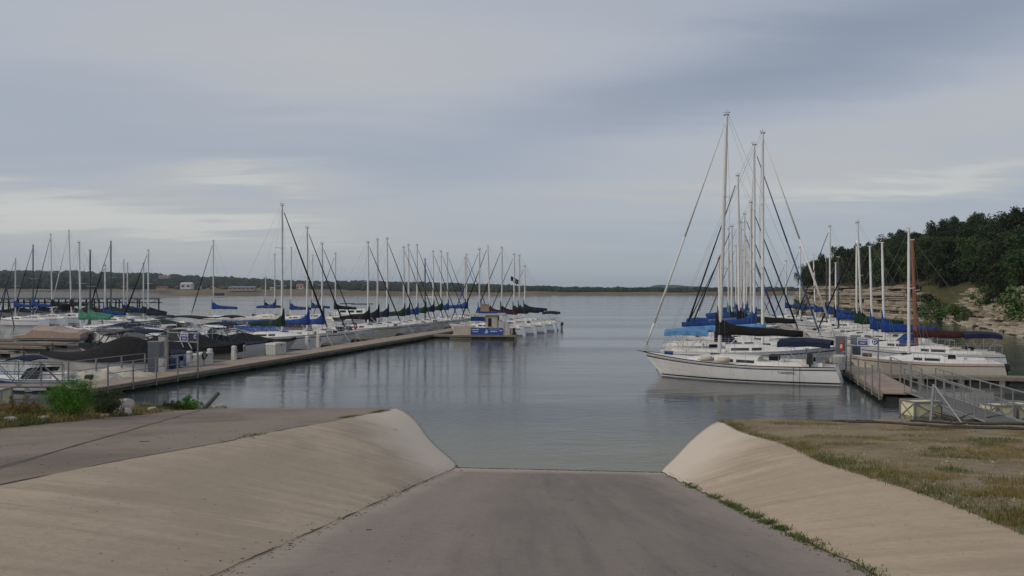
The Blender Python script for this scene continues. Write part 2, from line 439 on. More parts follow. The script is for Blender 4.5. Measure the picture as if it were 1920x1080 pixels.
M['far_bank'] = mat('far_grass_bank', (.105, .085, .058), .95, .3, .022, coords='World', col2=(.200, .155, .10), detail=8, spec=.1)

# ------------------------------------------------------------------ water
k = NT('lake_water')
for_x = k.ss(k.op('ABSOLUTE', k.op('SUBTRACT', k.x, 1.4)), 16, 5)
shal = k.op('MULTIPLY', k.ss(k.op('ADD', k.y, k.op('MULTIPLY', k.op('SUBTRACT', k.noise(.15, 3), .5), 5)), 35, 21.5), for_x)
body = k.mix(shal, (.040, .048, .050), (.150, .140, .082))
k.b.inputs['IOR'].default_value = 1.33
w1 = k.noise(.55, 4, .55, (.45, 1.0, 1), .12)
w2 = k.noise(2.6, 4, .6, (.55, 1.0, 1), -.15)
w3 = k.noise(.035, 4, .5, (.22, 1.6, 1), .03)          # wind lanes
amp = k.op('ADD', .35, k.op('MULTIPLY', k.ss(w3, .42, .62), 1.1))
hgt = k.op('ADD', k.op('MULTIPLY', w1, .9), k.op('MULTIPLY', k.op('MULTIPLY', w2, .46), amp))
M['water'] = k.fin(body, k.op('ADD', .07, k.op('MULTIPLY', k.ss(w3, .40, .64), .085)), hgt, .038, .36)
w = MB(); w.add([(-2560, 14, 0), (2560, 14, 0), (2560, 3770, 0), (-2560, 3770, 0)], [(0, 1, 2, 3)])
tag(w.build('water', M['water']), 'calm grey lake water between the docks and far shore', 'water', kind='structure')

# ------------------------------------------------------------------ boat ramp, banks, pads
def zf(x, y): return 3.675 - .164 * y - .017 * (x - 1.3)
def zL(y): return 3.76 - .110 * y
def zR(y): return 3.32 - .108 * y
def xl(y): return -2.79 + .0564 * y
def xr(y): return 2.83 + .0573 * y
def xTL(y): return -6.5 + .048 * y + .05 * math.sin(y * .9)
def xTR(y): return 4.60 + .105 * y + .10 * math.sin(y * .7)
def xA(y): return -13.05 + .35 * nz(y * .35, 3.3) + .12 * nz(y * 1.7, 9)
YS = [-14 + .5 * i for i in range(113)]                    # to y = 42
def strip(name, m, lo, hi, n, surf, label=None, cat=None, ys=YS):
    b = MB(); rows = []
    for y in ys:
        a, c = lo(y), hi(y)
        rows.append([(a + (c - a) * i / n, y, surf(a + (c - a) * i / n, y, i / n)) for i in range(n + 1)])
    b.sheet(rows)
    o = b.build(name, m, smooth=True); return tag(o, label, cat, kind='structure')
strip('ramp', M['ramp'], xl, xr, 12, lambda x, y, f: zf(x, y), 'grey concrete boat ramp sloping down into the lake', 'boat ramp')
def bank_profile(f):
    u = .15 + .85 * f
    return (.45 * f ** .62 + .55 * u * u * (3 - 2 * u) - .0334) / .9666
def bankL(x, y, f): g = bank_profile(1 - f); a = zf(xl(y), y); return a + (zL(y) - a) * g
def bankR(x, y, f): g = bank_profile(f); a = zf(xr(y), y); return a + (zR(y) - a) * g
strip('bank_slab', M['bank_l'], xTL, xl, 18, bankL, 'tan concrete bank slab left of the ramp', 'bank')
strip('bank_slab', M['bank_r'], xr, xTR, 18, bankR, 'tan concrete bank slab right of the ramp', 'bank')
strip('asphalt_pad', M['asphalt'], xA, xTL, 16, lambda x, y, f: zL(y) + (0.015 * nz(x * .6, y * .6)) * min(1, 6 * (1 - f)), 'worn grey asphalt pad left of the ramp', 'pavement')
def left_z(x, y, f):
    d = max(0, xA(y) - x)
    e = min(1, d / 1.2)
    return zL(y) + e * (.10 + .16 * nz(x * .5, y * .5, 2) + .06 * nz(x * 2, y * 2)) - max(0, y - 33) * .05
strip('shore_verge', M['soil_l'], lambda y: -46, xA, 80, left_z, 'dry grassy verge along the left shore', 'ground')
def right_z(x, y, f):
    d = x - xTR(y); e = min(1, d / .8)
    bow = -.012 * max(0, d) * 0
    return zR(y) + e * (.05 + .09 * nz(x * .45, y * .45, 5) + .035 * nz(x * 1.8, y * 1.8)) + bow
strip('shore_ground', M['soil_r'], xTR, lambda y: 46, 80, right_z, 'dry gravelly ground with grass right of the ramp', 'ground')
def ground_z(x, y):
    if x < xA(y): return left_z(x, y, 0)
    if x < xTL(y): return zL(y)
    if x < xl(y): return bankL(x, y, (x - xTL(y)) / (xl(y) - xTL(y)))
    if x < xr(y): return zf(x, y)
    if x < xTR(y): return bankR(x, y, (x - xr(y)) / (xTR(y) - xr(y)))
    return right_z(x, y, 0)

# open joints and cracks in the paving: narrow dark filler following the slabs
M['crack'] = mat('joint_filler', (.030, .026, .022), .95, .3, 5)
def crack(name, pts, wfun, label, dz=.006):
    rows = []
    for i, (x, y) in enumerate(pts):
        wd = wfun(i) / 2
        rows.append([(x - wd, y, ground_z(x - wd, y) + dz), (x + wd, y, ground_z(x + wd, y) + dz)])
    o = MB().sheet(rows).build(name, M['crack']); return tag(o, label, 'joint', kind='structure')
jy = [4 + .12 * i for i in range(155)]
crack('slab_joint', [(xl(y) - .02 + .03 * nz(y * .6, 1) + .015 * nz(y * 5, 2), y) for y in jy], lambda i: max(.003, .010 + .022 * nz(i * .15, 7)), 'dark open joint between ramp and left bank')
crack('slab_joint', [(xTL(y) + .03 * nz(y * 2, 4), y) for y in [4 + .15 * i for i in range(190)]], lambda i: max(.004, .02 + .07 * nz(i * .12, 3)), 'dark ragged joint along the asphalt pad edge')
crack('slab_joint', [(xr(y) + .05 * nz(y * 1.1, 8), y) for y in jy], lambda i: .018 + .02 * abs(nz(i * .3, 1)), 'dark open joint between ramp and right bank')
pa, pb = (-7.0, 10.5), (-12.95, 34.0)
crack('pavement_crack', [(pa[0] + (pb[0] - pa[0]) * t / 120 + .05 * nz(t * .1, 2), pa[1] + (pb[1] - pa[1]) * t / 120) for t in range(121)], lambda i: .035 + .015 * nz(i * .2, 5), 'long dark crack running diagonally across the asphalt pad', .012)

# small litter on the ramp
def stick(name, px, py, ln, r, a, label):
    lo, hi = 4.0, 40.0
    for _ in range(40):
        y = (lo + hi) / 2; x = (px - 960) * y / F
        if H - (py - YH) * y / F > ground_z(x, y): lo = y
        else: hi = y
    p = Vector((x, y, ground_z(x, y) + r * .8)); d = Vector((math.cos(a), math.sin(a) * .3, 0)) * ln / 2
    b = MB()
    pts = [p - d, p - d * .3 + Vector((0, .01, .004)), p + d * .4 - Vector((0, .008, 0)), p + d]
    for i, q in enumerate(pts): q.z = ground_z(q.x, q.y) + r * .8
    b.path(pts, r, 5)
    return tag(b.build(name, M['drift']), label, 'stick')
stick('stick', 692, 994, .06, .006, .1, 'small dark twig lying on the lower left of the ramp')
stick('stick', 1072, 938, .06, .005, .4, 'short twig near the middle of the ramp')
stick('stick', 742, 806, .16, .007, .2, 'thin stick on the bleached end of the left bank')
stick('stick', 270, 828, .18, .006, .0, 'thin dark stick on the asphalt pad')
stick('stick', 865, 882, .10, .008, .3, 'twig at the water edge by the left bank')

# drift line of silt, leaf scraps and pebbles on the concrete
rn = random.Random(61); dv, df = [], []
def scrap(x, y, s, a, hgt):
    z = ground_z(x, y); i = len(dv)
    for kk in range(4):
        l_ = s * (1.8 if kk % 2 else .6) * rn.uniform(.7, 1.2)
        dv.append((x + l_ * math.cos(a + kk * 1.57), y + l_ * math.sin(a + kk * 1.57), z + .001))
    dv.append((x, y, z + hgt)); df.extend([(i, i + 1, i + 4), (i + 1, i + 2, i + 4), (i + 2, i + 3, i + 4), (i + 3, i, i + 4)])
for _ in range(900):
    x = rn.uniform(-1.6, 4.1); y = 22.35 + .017 * (1.3 - x) / .164 - abs(rn.gauss(0, .16)) - .06 * nz(x * 2, 5); scrap(x, y, rn.uniform(.008, .03), rn.uniform(0, 6.28), .01)
for _ in range(700):
    y = rn.uniform(5, 21); scrap((xl(y) if rn.random() < .5 else xr(y)) + rn.gauss(0, .07), y, rn.uniform(.005, .016), rn.uniform(0, 6.28), .008)
for _ in range(260):
    y = rn.uniform(6, 21); scrap(rn.uniform(xTL(y), xTR(y)), y, rn.uniform(.005, .014), rn.uniform(0, 6.28), .006)
for _ in range(420):
    y = rn.uniform(10, 33); scrap(rn.uniform(xA(y), xTL(y)), y, rn.uniform(.008, .022), rn.uniform(0, 6.28), .008)
tag(raw_mesh('debris', dv, df, M['drift']), 'scraps of leaf litter and silt on the concrete', 'debris', kind='stuff')

# ------------------------------------------------------------------ grass, shrubs, stones on the near shore
def blades(name, spots, m, label, seed, hmin, hmax, wid, kids=1, lean=.5):
    rnd = random.Random(seed); vs = []; fs = []
    for (x, y, s) in spots:
        z = ground_z(x, y) - .004
        for _ in range(kids):
            a = rnd.uniform(0, 6.283); h = rnd.uniform(hmin, hmax) * s; ln = rnd.uniform(.1, lean) * h
            ox, oy = rnd.gauss(0, .03) * s, rnd.gauss(0, .03) * s
            tx, ty = math.cos(a) * ln, math.sin(a) * ln; wx, wy = -math.sin(a) * wid * s, math.cos(a) * wid * s
            n = len(vs); bx, by = x + ox, y + oy
            vs += [(bx - wx, by - wy, z), (bx + wx, by + wy, z), (bx + tx * .45 + wx * .6, by + ty * .45 + wy * .6, z + h * .6), (bx + tx * .45 - wx * .6, by + ty * .45 - wy * .6, z + h * .6), (bx + tx, by + ty, z + h)]
            fs += [(n, n + 1, n + 2, n + 3), (n + 3, n + 2, n + 4)]
    return tag(raw_mesh(name, vs, fs, m), label, 'grass', kind='stuff')
rnd = random.Random(3)
edge, dry, grn = [], [], []
for _ in range(9000):                                     # fringe along the top of the right bank
    y = rnd.uniform(7.5, 30.2); d = abs(rnd.gauss(0, .28 + .022 * max(0, 24 - y)))
    x = xTR(y) - .05 + d
    if rnd.random() > (.12 if y > 17 else .45) + .8 * (nz(y * .8, 12) + .35): continue
    (grn if rnd.random() < (.9 if y < 17 else .4) and d < .7 else dry).append((x, y, rnd.uniform(.5, 1.0)))
for _ in range(52000):                                    # patches over the right ground
    y = rnd.uniform(9, 30.6); x = rnd.uniform(xTR(y), min(30, .68 * y + 2))
    q = nz(x * .33, y * .62, 4) + .5 * nz(x * 1.1, y * 1.5, 8)
    if q < .17 - .004 * (18 - y): continue
    (grn if nz(x * .3, y * .3, 21) + (.25 if y > 27.5 else -.12) > .12 else dry).append((x, y, rnd.uniform(.55, 1.0)))
blades('dry_grass', dry, M['grass_dry'], 'patchy dry yellow grass over the right shore', 5, .04, .11, .005, 2)
blades('green_grass', grn, M['grass_grn'], 'green grass fringing the right bank top', 6, .04, .12, .005, 2)
seam = []
for (c, s, n) in ((7.35, .35, 120), (7.9, .22, 60), (8.9, .30, 160), (9.9, .5, 420), (10.9, .55, 460), (11.9, .6, 420), (13.0, .5, 330), (14.3, .35, 200), (16.6, .35, 170), (17.3, .3, 120)):
    for _ in range(n):
        y = rnd.gauss(c, s)
        if nz(y * 3.1, 40) < -.02: continue
        seam.append((xr(y) + rnd.gauss(.0, .05), y, rnd.uniform(.6, 1.2)))
for (c, s, n) in ((26.3, .6, 200), (30.2, .5, 160), (31.4, .4, 120), (17.5, .5, 70)):
    for _ in range(n):
        y = rnd.gauss(c, s); seam.append((xTL(y) + rnd.gauss(-.05, .09), y, rnd.uniform(.7, 1.3)))
blades('seam_grass', seam, M['grass_grn'], 'weeds growing out of the concrete joints', 9, .02, .06, .006, 2, 1.2)
ldry, lgrn = [], []
for _ in range(26000):
    y = rnd.uniform(15, 35.5); x = rnd.uniform(-.72 * y - 1.5, xA(y) + .15)
    q = nz(x * .5, y * .5, 6) + .35
    if rnd.random() > q + .35: continue
    (lgrn if (nz(x * .4, y * .4, 33) > .18 or (-15 < x and y > 31)) else ldry).append((x, y, rnd.uniform(.6, 1.5)))
blades('dry_grass', ldry, M['grass_dry'], 'tall straw-coloured grass on the left verge', 11, .05, .17, .006, 3, 1.3)
blades('green_grass', lgrn, M['grass_grn'], 'green weeds scattered on the left verge', 12, .05, .15, .007, 3, 1.3)

def leaf_cloud(centers, n, size, rndm, aspect=.4, up=.3):
    vs, fs = [], []
    for _ in range(n):
        c, r = rndm.choice(centers)
        d = Vector((rndm.gauss(0, 1), rndm.gauss(0, 1), rndm.gauss(0, 1)))
        d = d.normalized() * r * rndm.random() ** .45
        p = c + d
        a = Vector((rndm.gauss(0, 1), rndm.gauss(0, 1), rndm.gauss(0, .6) + up)).normalized()
        b = a.cross(Vector((rndm.gauss(0, 1), rndm.gauss(0, 1), rndm.gauss(0, 1)))).normalized()
        s = size * rndm.uniform(.6, 1.3); i = len(vs)
        vs += [p - a * s * .5, p + b * s * aspect * .5, p + a * s * .5, p - b * s * aspect * .5]
        fs.append((i, i + 1, i + 2, i + 3))
    return vs, fs
def shrub(name, px, py_base, d, width, height, m, n, size, label, seed, aspect=.22, cat='shrub'):
    rn = random.Random(seed); p = ad(px, d); z = ground_z(p.x, p.y)
    t = empty(name, (p.x, p.y, z), 0, label, cat)
    cs, stems = [], MB()
    for i in range(26):
        a = rn.uniform(0, 6.283); rr = width / 2 * rn.random() ** .5 * .8; hh = height * rn.uniform(.25, .95) * (1 - .45 * rr / (width / 2))
        q = Vector((math.cos(a) * rr, math.sin(a) * rr * .8, hh)); cs.append((q, height * rn.uniform(.10, .22)))
        cs.append((q * .6, height * .18))
        stems.tube((q.x * .15, q.y * .15, -.05), (q.x * .6, q.y * .6, hh * .55), .014, .009, 4).tube((q.x * .6, q.y * .6, hh * .55), q + Vector((0, 0, height * .05)), .009, .004, 4)
    v, f = leaf_cloud(cs, n, size, rn, aspect, .5)
    raw_mesh('foliage', v, f, m, t); stems.build('stem', M['bark'], t)
    return t
shrub('shrub', 128, 788, 24.6, 1.75, 1.50, M['shrub'], 15000, .075, 'bright green feathery shrub on the left verge', 1, .16)
shrub('shrub', 200, 780, 26.5, 1.6, 1.05, M['shrub_dk'], 5000, .08, 'dull dark shrub just right of the bright green shrub', 2)
shrub('shrub', 352, 768, 32.6, 1.5, .62, M['shrub'], 4200, .08, 'low green bush by the leaning timber at the water', 3)
shrub('shrub', 322, 769, 32.2, 1.2, .38, M['shrub_dk'], 2000, .08, 'small weedy clump left of the low green bush', 4)
shrub('shrub', 30, 786, 25.5, 2.2, .65, M['grass_dry'], 3600, .11, 'mound of dry straw-coloured brush at the left edge', 5, .12)
def boulder(name, px, d, w, dp, h, label, seed, m='boulder'):
    p = ad(px, d); z = ground_z(p.x, p.y); rn = random.Random(seed)
    bm = bmesh.new(); bmesh.ops.create_icosphere(bm, subdivisions=3, radius=1)
    for v in bm.verts:
        q = v.co.copy(); n_ = 1 + .28 * mnoise.noise(q * 1.3 + Vector((seed, 0, 0))) + .12 * mnoise.noise(q * 3.5 + Vector((0, seed, 0)))
        q *= n_
        q.z = min(q.z, .72 + .08 * mnoise.noise(q * 2))
        v.co = Vector((q.x * w / 2, q.y * dp / 2, q.z * h * .62))
    me = bpy.data.meshes.new(name); bm.to_mesh(me); bm.free(); me.materials.append(M[m])
    o = bpy.data.objects.new(name, me); COL.objects.link(o); o.location = (p.x, p.y, z + h * .22); o.rotation_euler = (0, 0, rn.uniform(0, 6))
    return tag(o, label, 'rock')
boulder('boulder', 219, 28.5, 1.15, .75, .55, 'large pale flat-topped boulder on the left verge', 1)
boulder('boulder', 228, 27.3, .80, .5, .34, 'pale rock half buried in front of the large boulder', 2)
boulder('boulder', 412, 34.2, .8, .40, .24, 'pale rock at the lake end of the asphalt edge', 3)
boulder('boulder', 197, 26.2, .34, .26, .13, 'small flat stone at the asphalt edge below the boulders', 4)
boulder('boulder', 82, 23.3, .40, .28, .15, 'small pale stone left of the bright green shrub', 5)
boulder('boulder', 18, 22.2, .42, .34, .18, 'pale stone in the dry grass at the left edge', 6)
boulder('boulder', 285, 31, .50, .35, .15, 'low pale stone among weeds between boulders and bush', 7)
p0, p1 = ad(372, 33.4), ad(409, 35.2)
b = MB(); b.tube((p0.x, p0.y, -.25 + ground_z(p0.x, p0.y)), (p1.x, p1.y, .50), .10, .085, 8)
tag(b.build('timber_pole', M['drift']), 'dark old timber leaning out of the water beside the bush', 'timber')
# gravel on the right ground
rn = random.Random(17); gv, gf = [], []
for _ in range(2600):
    y = rn.uniform(10, 30.3); x = rn.uniform(xTR(y) + .15, min(26, .66 * y + 1))
    if nz(x * .33, y * .62, 4) > .22: continue
    s = rn.uniform(.008, .024) * (1 if rn.random() < .94 else 2.4); z = ground_z(x, y); i = len(gv)
    a = rn.uniform(0, 6.28)
    for kk in range(4):
        gv.append((x + s * math.cos(a + kk * 1.57) * rn.uniform(.7, 1.2), y + s * math.sin(a + kk * 1.57) * rn.uniform(.7, 1.2), z - .004))
    gv.append((x, y, z + s * .8)); gf += [(i, i + 1, i + 4), (i + 1, i + 2, i + 4), (i + 2, i + 3, i + 4), (i + 3, i, i + 4)]
tag(raw_mesh('gravel', gv, gf, M['gravel']), 'loose pale gravel on the right shore', 'gravel', kind='stuff')

# ------------------------------------------------------------------ right shore: limestone cliff, wooded hill
SH = [(46, 42), (50, 62), (55.8, 87), (62.7, 105.6), (68.5, 126), (71, 144), (71.8, 163), (71.5, 178), (70.2, 192), (73, 210), (84, 232), (110, 262), (160, 300)]
def poly_at(P, s):
    for (a, b) in zip(P[:-1], P[1:]):
        l = math.hypot(b[0] - a[0], b[1] - a[1])
        if s <= l or b is P[-1]:
            t = s / l; return (a[0] + (b[0] - a[0]) * t, a[1] + (b[1] - a[1]) * t), ((b[1] - a[1]) / l, -(b[0] - a[0]) / l)
        s -= l
SLEN = sum(math.hypot(b[0] - a[0], b[1] - a[1]) for a, b in zip(SH[:-1], SH[1:]))
def shore_pt(s, d):
    (x, y), (nx, ny) = poly_at(SH, max(0, min(SLEN - .01, s)))
    # smooth the normal a little
    (_, n1_), (_, n2_) = poly_at(SH, max(0, min(SLEN - .01, s - 6))), poly_at(SH, max(0, min(SLEN - .01, s + 6)))
    n = Vector((nx + n1_[0] + n2_[0], ny + n1_[1] + n2_[1])).normalized()
    return x + n.x * d, y + n.y * d
def s_of_y(y):
    s = 0
    for a, b in zip(SH[:-1], SH[1:]):
        l = math.hypot(b[0] - a[0], b[1] - a[1])
        if a[1] <= y <= b[1]: return s + l * (y - a[1]) / (b[1] - a[1])
        s += l
    return s
S0, S1 = s_of_y(136), s_of_y(215)           # steep ledges between these, rubble slope nearer
def hill_z(s, d):
    steep = max(0, min(1, (s - S0 + 8) / 12))
    nn_ = nz(s * .05, d * .08, 1)
    lo = .1 + min(d, 2.5) * .50 + max(0, min(d, 6) - 2.5) * 1.1 + max(0, d - 6) * .40
    hi = (6.0 * max(0, min(1, (d - 1.2) / 1.0)) + max(0, d - 2.2) * .30)
    z = lo * (1 - steep) + hi * steep + 1.0 * nn_ * min(1, d / 6)
    far = max(0, min(1, (s - S1) / 40))
    return z * (1 - .45 * far) - .4 * max(0, 1 - d / .8)
b = MB(); rows = []
dl = [-.8, 0, .5, 1.2, 1.7, 2.3, 3.5, 5, 7, 9, 12, 16, 21, 28, 38, 55, 80]
for i in range(int(SLEN / 3)):
    s = i * 3.0; rows.append([(*shore_pt(s, d), hill_z(s, d) - .35) for d in dl])
b.sheet(rows)
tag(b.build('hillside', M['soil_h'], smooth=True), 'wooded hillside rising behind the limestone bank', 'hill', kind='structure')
cliff = empty('rock_cliff', (*shore_pt((S0 + S1) / 2, .5), 0), 0, 'layered tan limestone bluff along the right shore', 'cliff')
inv = Matrix.Translation(-cliff.location)
def block(name, parent, org, s, ln, d0, dep, z0, th, seed, m='rock'):
    """one slab of stone following the shore, with an uneven face"""
    rn = random.Random(seed); n = 5; front, back = [], []
    rows = []
    for i in range(n + 1):
        t = s + ln * i / n
        j = .48 * mnoise.noise(Vector((t * .8, z0 * 1.7, seed % 7))) + rn.uniform(-.13, .13)
        f0, f1 = shore_pt(t, d0 + j), shore_pt(t, d0 + j + .06 + rn.uniform(0, .10))
        bk = shore_pt(t, d0 + dep)
        dz_ = .08 * mnoise.noise(Vector((t * .3, z0, 3)))
        rows.append([Vector((*f0, z0 + dz_)), Vector((*shore_pt(t, d0 + j - .04), z0 + th * .55 + dz_)), Vector((*f1, z0 + th + dz_)), Vector((*bk, z0 + th + dz_ + .05)), Vector((*bk, z0 + dz_))])
    rows = [[v - org for v in r] for r in rows]
    return MB().loft(rows).build(name, M[m], parent)
rn = random.Random(44); cnt = 0
z = -.15; lay = 0
while z < 6.0:
    th = rn.choice([.22, .30, .42, .55, .7, .26, .85]); s = S0 - 2 + rn.uniform(-4, 4)
    while s < S1:
        ln = rn.uniform(2.5, 8.5)
        top = 5.9 + .9 * nz(s * .06, 7) - max(0, (s - S1 + 20)) * .10 - max(0, S0 + 8 - s) * .25
        if z + th * .5 < top and rn.random() < .94:
            d0 = .55 + .10 * z + (.42 if lay % 3 == 2 else 0) + .55 * nz(s * .08, z * .6, 3) + rn.uniform(-.12, .12)
            block('ledge', cliff, cliff.location, s, ln - .06, d0, 4.2, z + rn.uniform(-.03, .03), th - .05, cnt); cnt += 1
        s += ln
    z += th; lay += 1
bank = empty('rubble_bank', (*shore_pt(s_of_y(105), 3), 0), 0, 'sloping rocky bank of broken ledges at the far right', 'rock bank')
z = .2; lay = 0
def bank_d(z): return (z - .1) / .5 if z < 1.35 else 2.5 + (z - 1.35) / 1.1
while z < 5.4:
    th = rn.choice([.22, .3, .4, .5]); s = s_of_y(62) + rn.uniform(-3, 3)
    while s < S0 + 6:
        ln = rn.uniform(1.4, 5.0)
        if rn.random() < (.6 if z < 1.3 else .9): block('ledge', bank, bank.location, s, ln - .1, bank_d(z) + rn.uniform(-.4, .3) - .25, 3.0, z - .12 + nz(s * .05, bank_d(z) * .08, 1) * min(1, bank_d(z) / 6), th, 1000 + cnt); cnt += 1
        s += ln
    z += th * .9; lay += 1
# fallen blocks along the water's edge
proto = []
for q in range(5):
    bm = bmesh.new(); bmesh.ops.create_icosphere(bm, subdivisions=2, radius=1)
    for v in bm.verts:
        c = v.co * (1 + .35 * mnoise.noise(v.co * 1.6 + Vector((q * 5, 0, 0))))
        v.co = Vector((max(-.8, min(.8, c.x)), max(-.75, min(.75, c.y)), max(-.55, min(.5, c.z))))
    me = bpy.data.meshes.new('shore_rock'); bm.to_mesh(me); bm.free(); me.materials.append(M['rock']); proto.append(me)
for i in range(170):
    s = rn.uniform(s_of_y(80), S1 + 6); d = rn.gauss(.35, .5) if s > S0 else rn.gauss(.6, .9)
    x, y = shore_pt(s, d); o = bpy.data.objects.new('shore_rock', rn.choice(proto)); COL.objects.link(o)
    par = cliff if s > S0 else bank; o.parent = par
    k_ = rn.uniform(.20, .52) * (1.5 if rn.random() < .12 else 1)
    o.location = Vector((x, y, max(-.05, hill_z(s, max(0, d)) * .5) + .1)) - par.location
    o.scale = (k_ * rn.uniform(1, 1.7), k_ * rn.uniform(.8, 1.2), k_ * rn.uniform(.45, .8)); o.rotation_euler = (rn.uniform(-.2, .2), rn.uniform(-.2, .2), rn.uniform(0, 6.28))

def tree_variant(seed, h, w, n, m, size, bushy=False):
    rn = random.Random(seed); cs = []; st = MB()
    k0 = .10 if bushy else .32
    tips = []
    base = Vector((0, 0, -.6)); top = Vector((rn.uniform(-.3, .3), rn.uniform(-.3, .3), h * (.35 if bushy else .5)))
    st.tube(base, top * .5, .16, .13, 7).tube(top * .5, top, .13, .08, 7)
    for i in range(15):
        a = rn.uniform(0, 6.283); u = rn.random(); hh = h * (k0 + (1 - k0) * u)
        rr = w / 2 * math.sqrt(max(.05, 1 - ((u - .38) / .66) ** 2)) * rn.uniform(.45, 1.0)
        c = Vector((math.cos(a) * rr, math.sin(a) * rr, hh * rn.uniform(.9, 1.0)))
        cs.append((c, w * rn.uniform(.15, .26))); tips.append(c)
        st.tube(top * rn.uniform(.4, 1), c, .06, .02, 5)
    for i in range(14):
        c, r = rn.choice(cs[:15]); q = c + Vector((rn.gauss(0, 1), rn.gauss(0, 1), rn.gauss(.0, .6))) * r * .75
        cs.append((q, r * rn.uniform(.5, .75)))
    v, f = leaf_cloud(cs, n, size, rn, .7, .1)
    me = bpy.data.meshes.new('crown'); me.from_pydata(v, [], f); me.materials.append(M[m])
    tr = st.build('trunk', M['bark']); tm = tr.data; bpy.data.objects.remove(tr)
    return me, tm
VT = [tree_variant(200 + i, 7.0, 6.0, 5200, 'leaf' if i < 6 else 'leaf_mid', .32) for i in range(8)]
VB = [tree_variant(300 + i, 3.4, 4.0, 1900, 'leaf', .30, True) for i in range(3)]
VL = [tree_variant(320 + i, 3.2, 3.6, 1900, 'leaf_lt', .28, True) for i in range(3)]
def plant_tree(name, var, loc, sc, rz, label, cat, group):
    t = empty(name, loc, rz, label, cat, group); t.scale = (sc, sc, sc * 1.0)
    for nm, me in zip(('crown', 'trunk'), var):
        o = bpy.data.objects.new(nm, me); COL.objects.link(o); o.parent = t
    return t
rn = random.Random(91)
spots = []
tries = 0
while len(spots) < 210 and tries < 9000:
    tries += 1
    s = rn.uniform(s_of_y(70), S1 + 10); dmin = 4.5 if s < S0 + 2 else 2.6
    d = dmin + abs(rn.gauss(0, 13))
    if s < S0: d = max(d, 7.4 + rn.uniform(0, 2.0))
    if d > 38: continue
    x, y = shore_pt(s, d)
    if any((x - a) ** 2 + (y - c) ** 2 < (2.3 if d < 14 else 3.2) ** 2 for a, c, _, _ in spots): continue
    spots.append((x, y, s, d))
for i, (x, y, s, d) in enumerate(sorted(spots, key=lambda q: q[1])):
    sc = rn.uniform(.70, 1.15) * (.75 if s > S1 - 22 else 1)
    px = 960 + F * x / y
    if px > 2060: continue
    zone = ['at the low left end of the wooded hill', 'above the left half of the bluff', 'above the bluff behind the wooden mast', 'above the notch in the rocks', 'over the rocky bank at the right edge'][0 if px < 1570 else 1 if px < 1650 else 2 if px < 1735 else 3 if px < 1830 else 4]
    row = ['lowest dark tree row', 'dark tree on the middle slope', 'dark tree high on the skyline'][0 if d < 8 else 1 if d < 18 else 2]
    plant_tree('oak_tree', VT[i % 8], (x, y, hill_z(s, d) - .4), sc, rn.uniform(0, 6.28), row.replace('lowest dark tree row', 'dark tree in the lowest row') + ' ' + zone, 'tree', 'dark wood, ' + row + ' ' + zone)
cnt_ = 0
for i in range(400):                                     # undergrowth on the open slope over the rocky bank
    s = rn.uniform(s_of_y(78), S0 + 14); d = rn.uniform(6.8, 15); x, y = shore_pt(s, d); px = 960 + F * x / y
    if px > 1990 or cnt_ >= 58: continue
    cnt_ += 1
    zone = 'right of the notch' if px > 1780 else 'at the notch'
    hgt = 'low on' if d < 9 else 'midway up' if d < 12 else 'high on'
    plant_tree('bush', (VB if rn.random() < .75 else VL)[i % 3], (x, y, hill_z(s, d) - .35), rn.uniform(.55, .95), rn.uniform(0, 6.28), 'undergrowth bush ' + hgt + ' the wooded slope ' + zone, 'bush', 'undergrowth ' + hgt + ' the slope ' + zone)
for i in range(16):                                      # thicket at the top of the notch
    s = rn.uniform(s_of_y(121), s_of_y(143)); d = rn.uniform(5.6, 11.5); x, y = shore_pt(s, d)
    plant_tree('bush', VB[i % 3], (x, y, hill_z(s, d) - .35), rn.uniform(.7, 1.1), rn.uniform(0, 6.28), 'dark bush of the thicket filling the top of the notch', 'bush', 'thicket at the top of the notch')
for i, (px, d_, sc, kind, lab) in enumerate([
    (1742, 136, 1.25, 0, 'dark bush growing in the notch between bluff and rocky bank'),
    (1748, 131, .95, 1, 'bush on the shore at the foot of the notch'),
    (1795, 122, .85, 1, 'olive bush low on the rocky bank right of the notch'),
    (1812, 118, .6, 1, 'small bush at the water edge of the rocky bank'),
    (1912, 99, 1.25, 1, 'bright green bush at the right edge of the photo'),
    (1722, 143, .7, 0, 'small bush at the right end of the bluff foot'),
    (1680, 160, .55, 1, 'small shrub clinging to the foot of the bluff'),
    (1500, 194, .9, 1, 'scrubby bush at the left end of the bluff'),
    (1590, 172, .5, 1, 'little shrub on the ledges left of the bluff middle'),
    (1760, 138, 1.3, 0, 'broad dark bush above the notch in the rocks'),
    (1850, 118, .9, 1, 'pale green bush on top of the rocky bank'),
    (1880, 112, 1.0, 0, 'dark bush on top of the rocky bank near the right edge')]):
    p = ad(px, d_); s = s_of_y(d_); (sx, sy) = shore_pt(s, 0); dd = max(.4, (p.x - sx))
    plant_tree('bush', (VL if kind else VB)[i % 3], (p.x, p.y, max(0, hill_z(s, dd)) - .1), sc, i * 1.3, lab, 'bush', None)

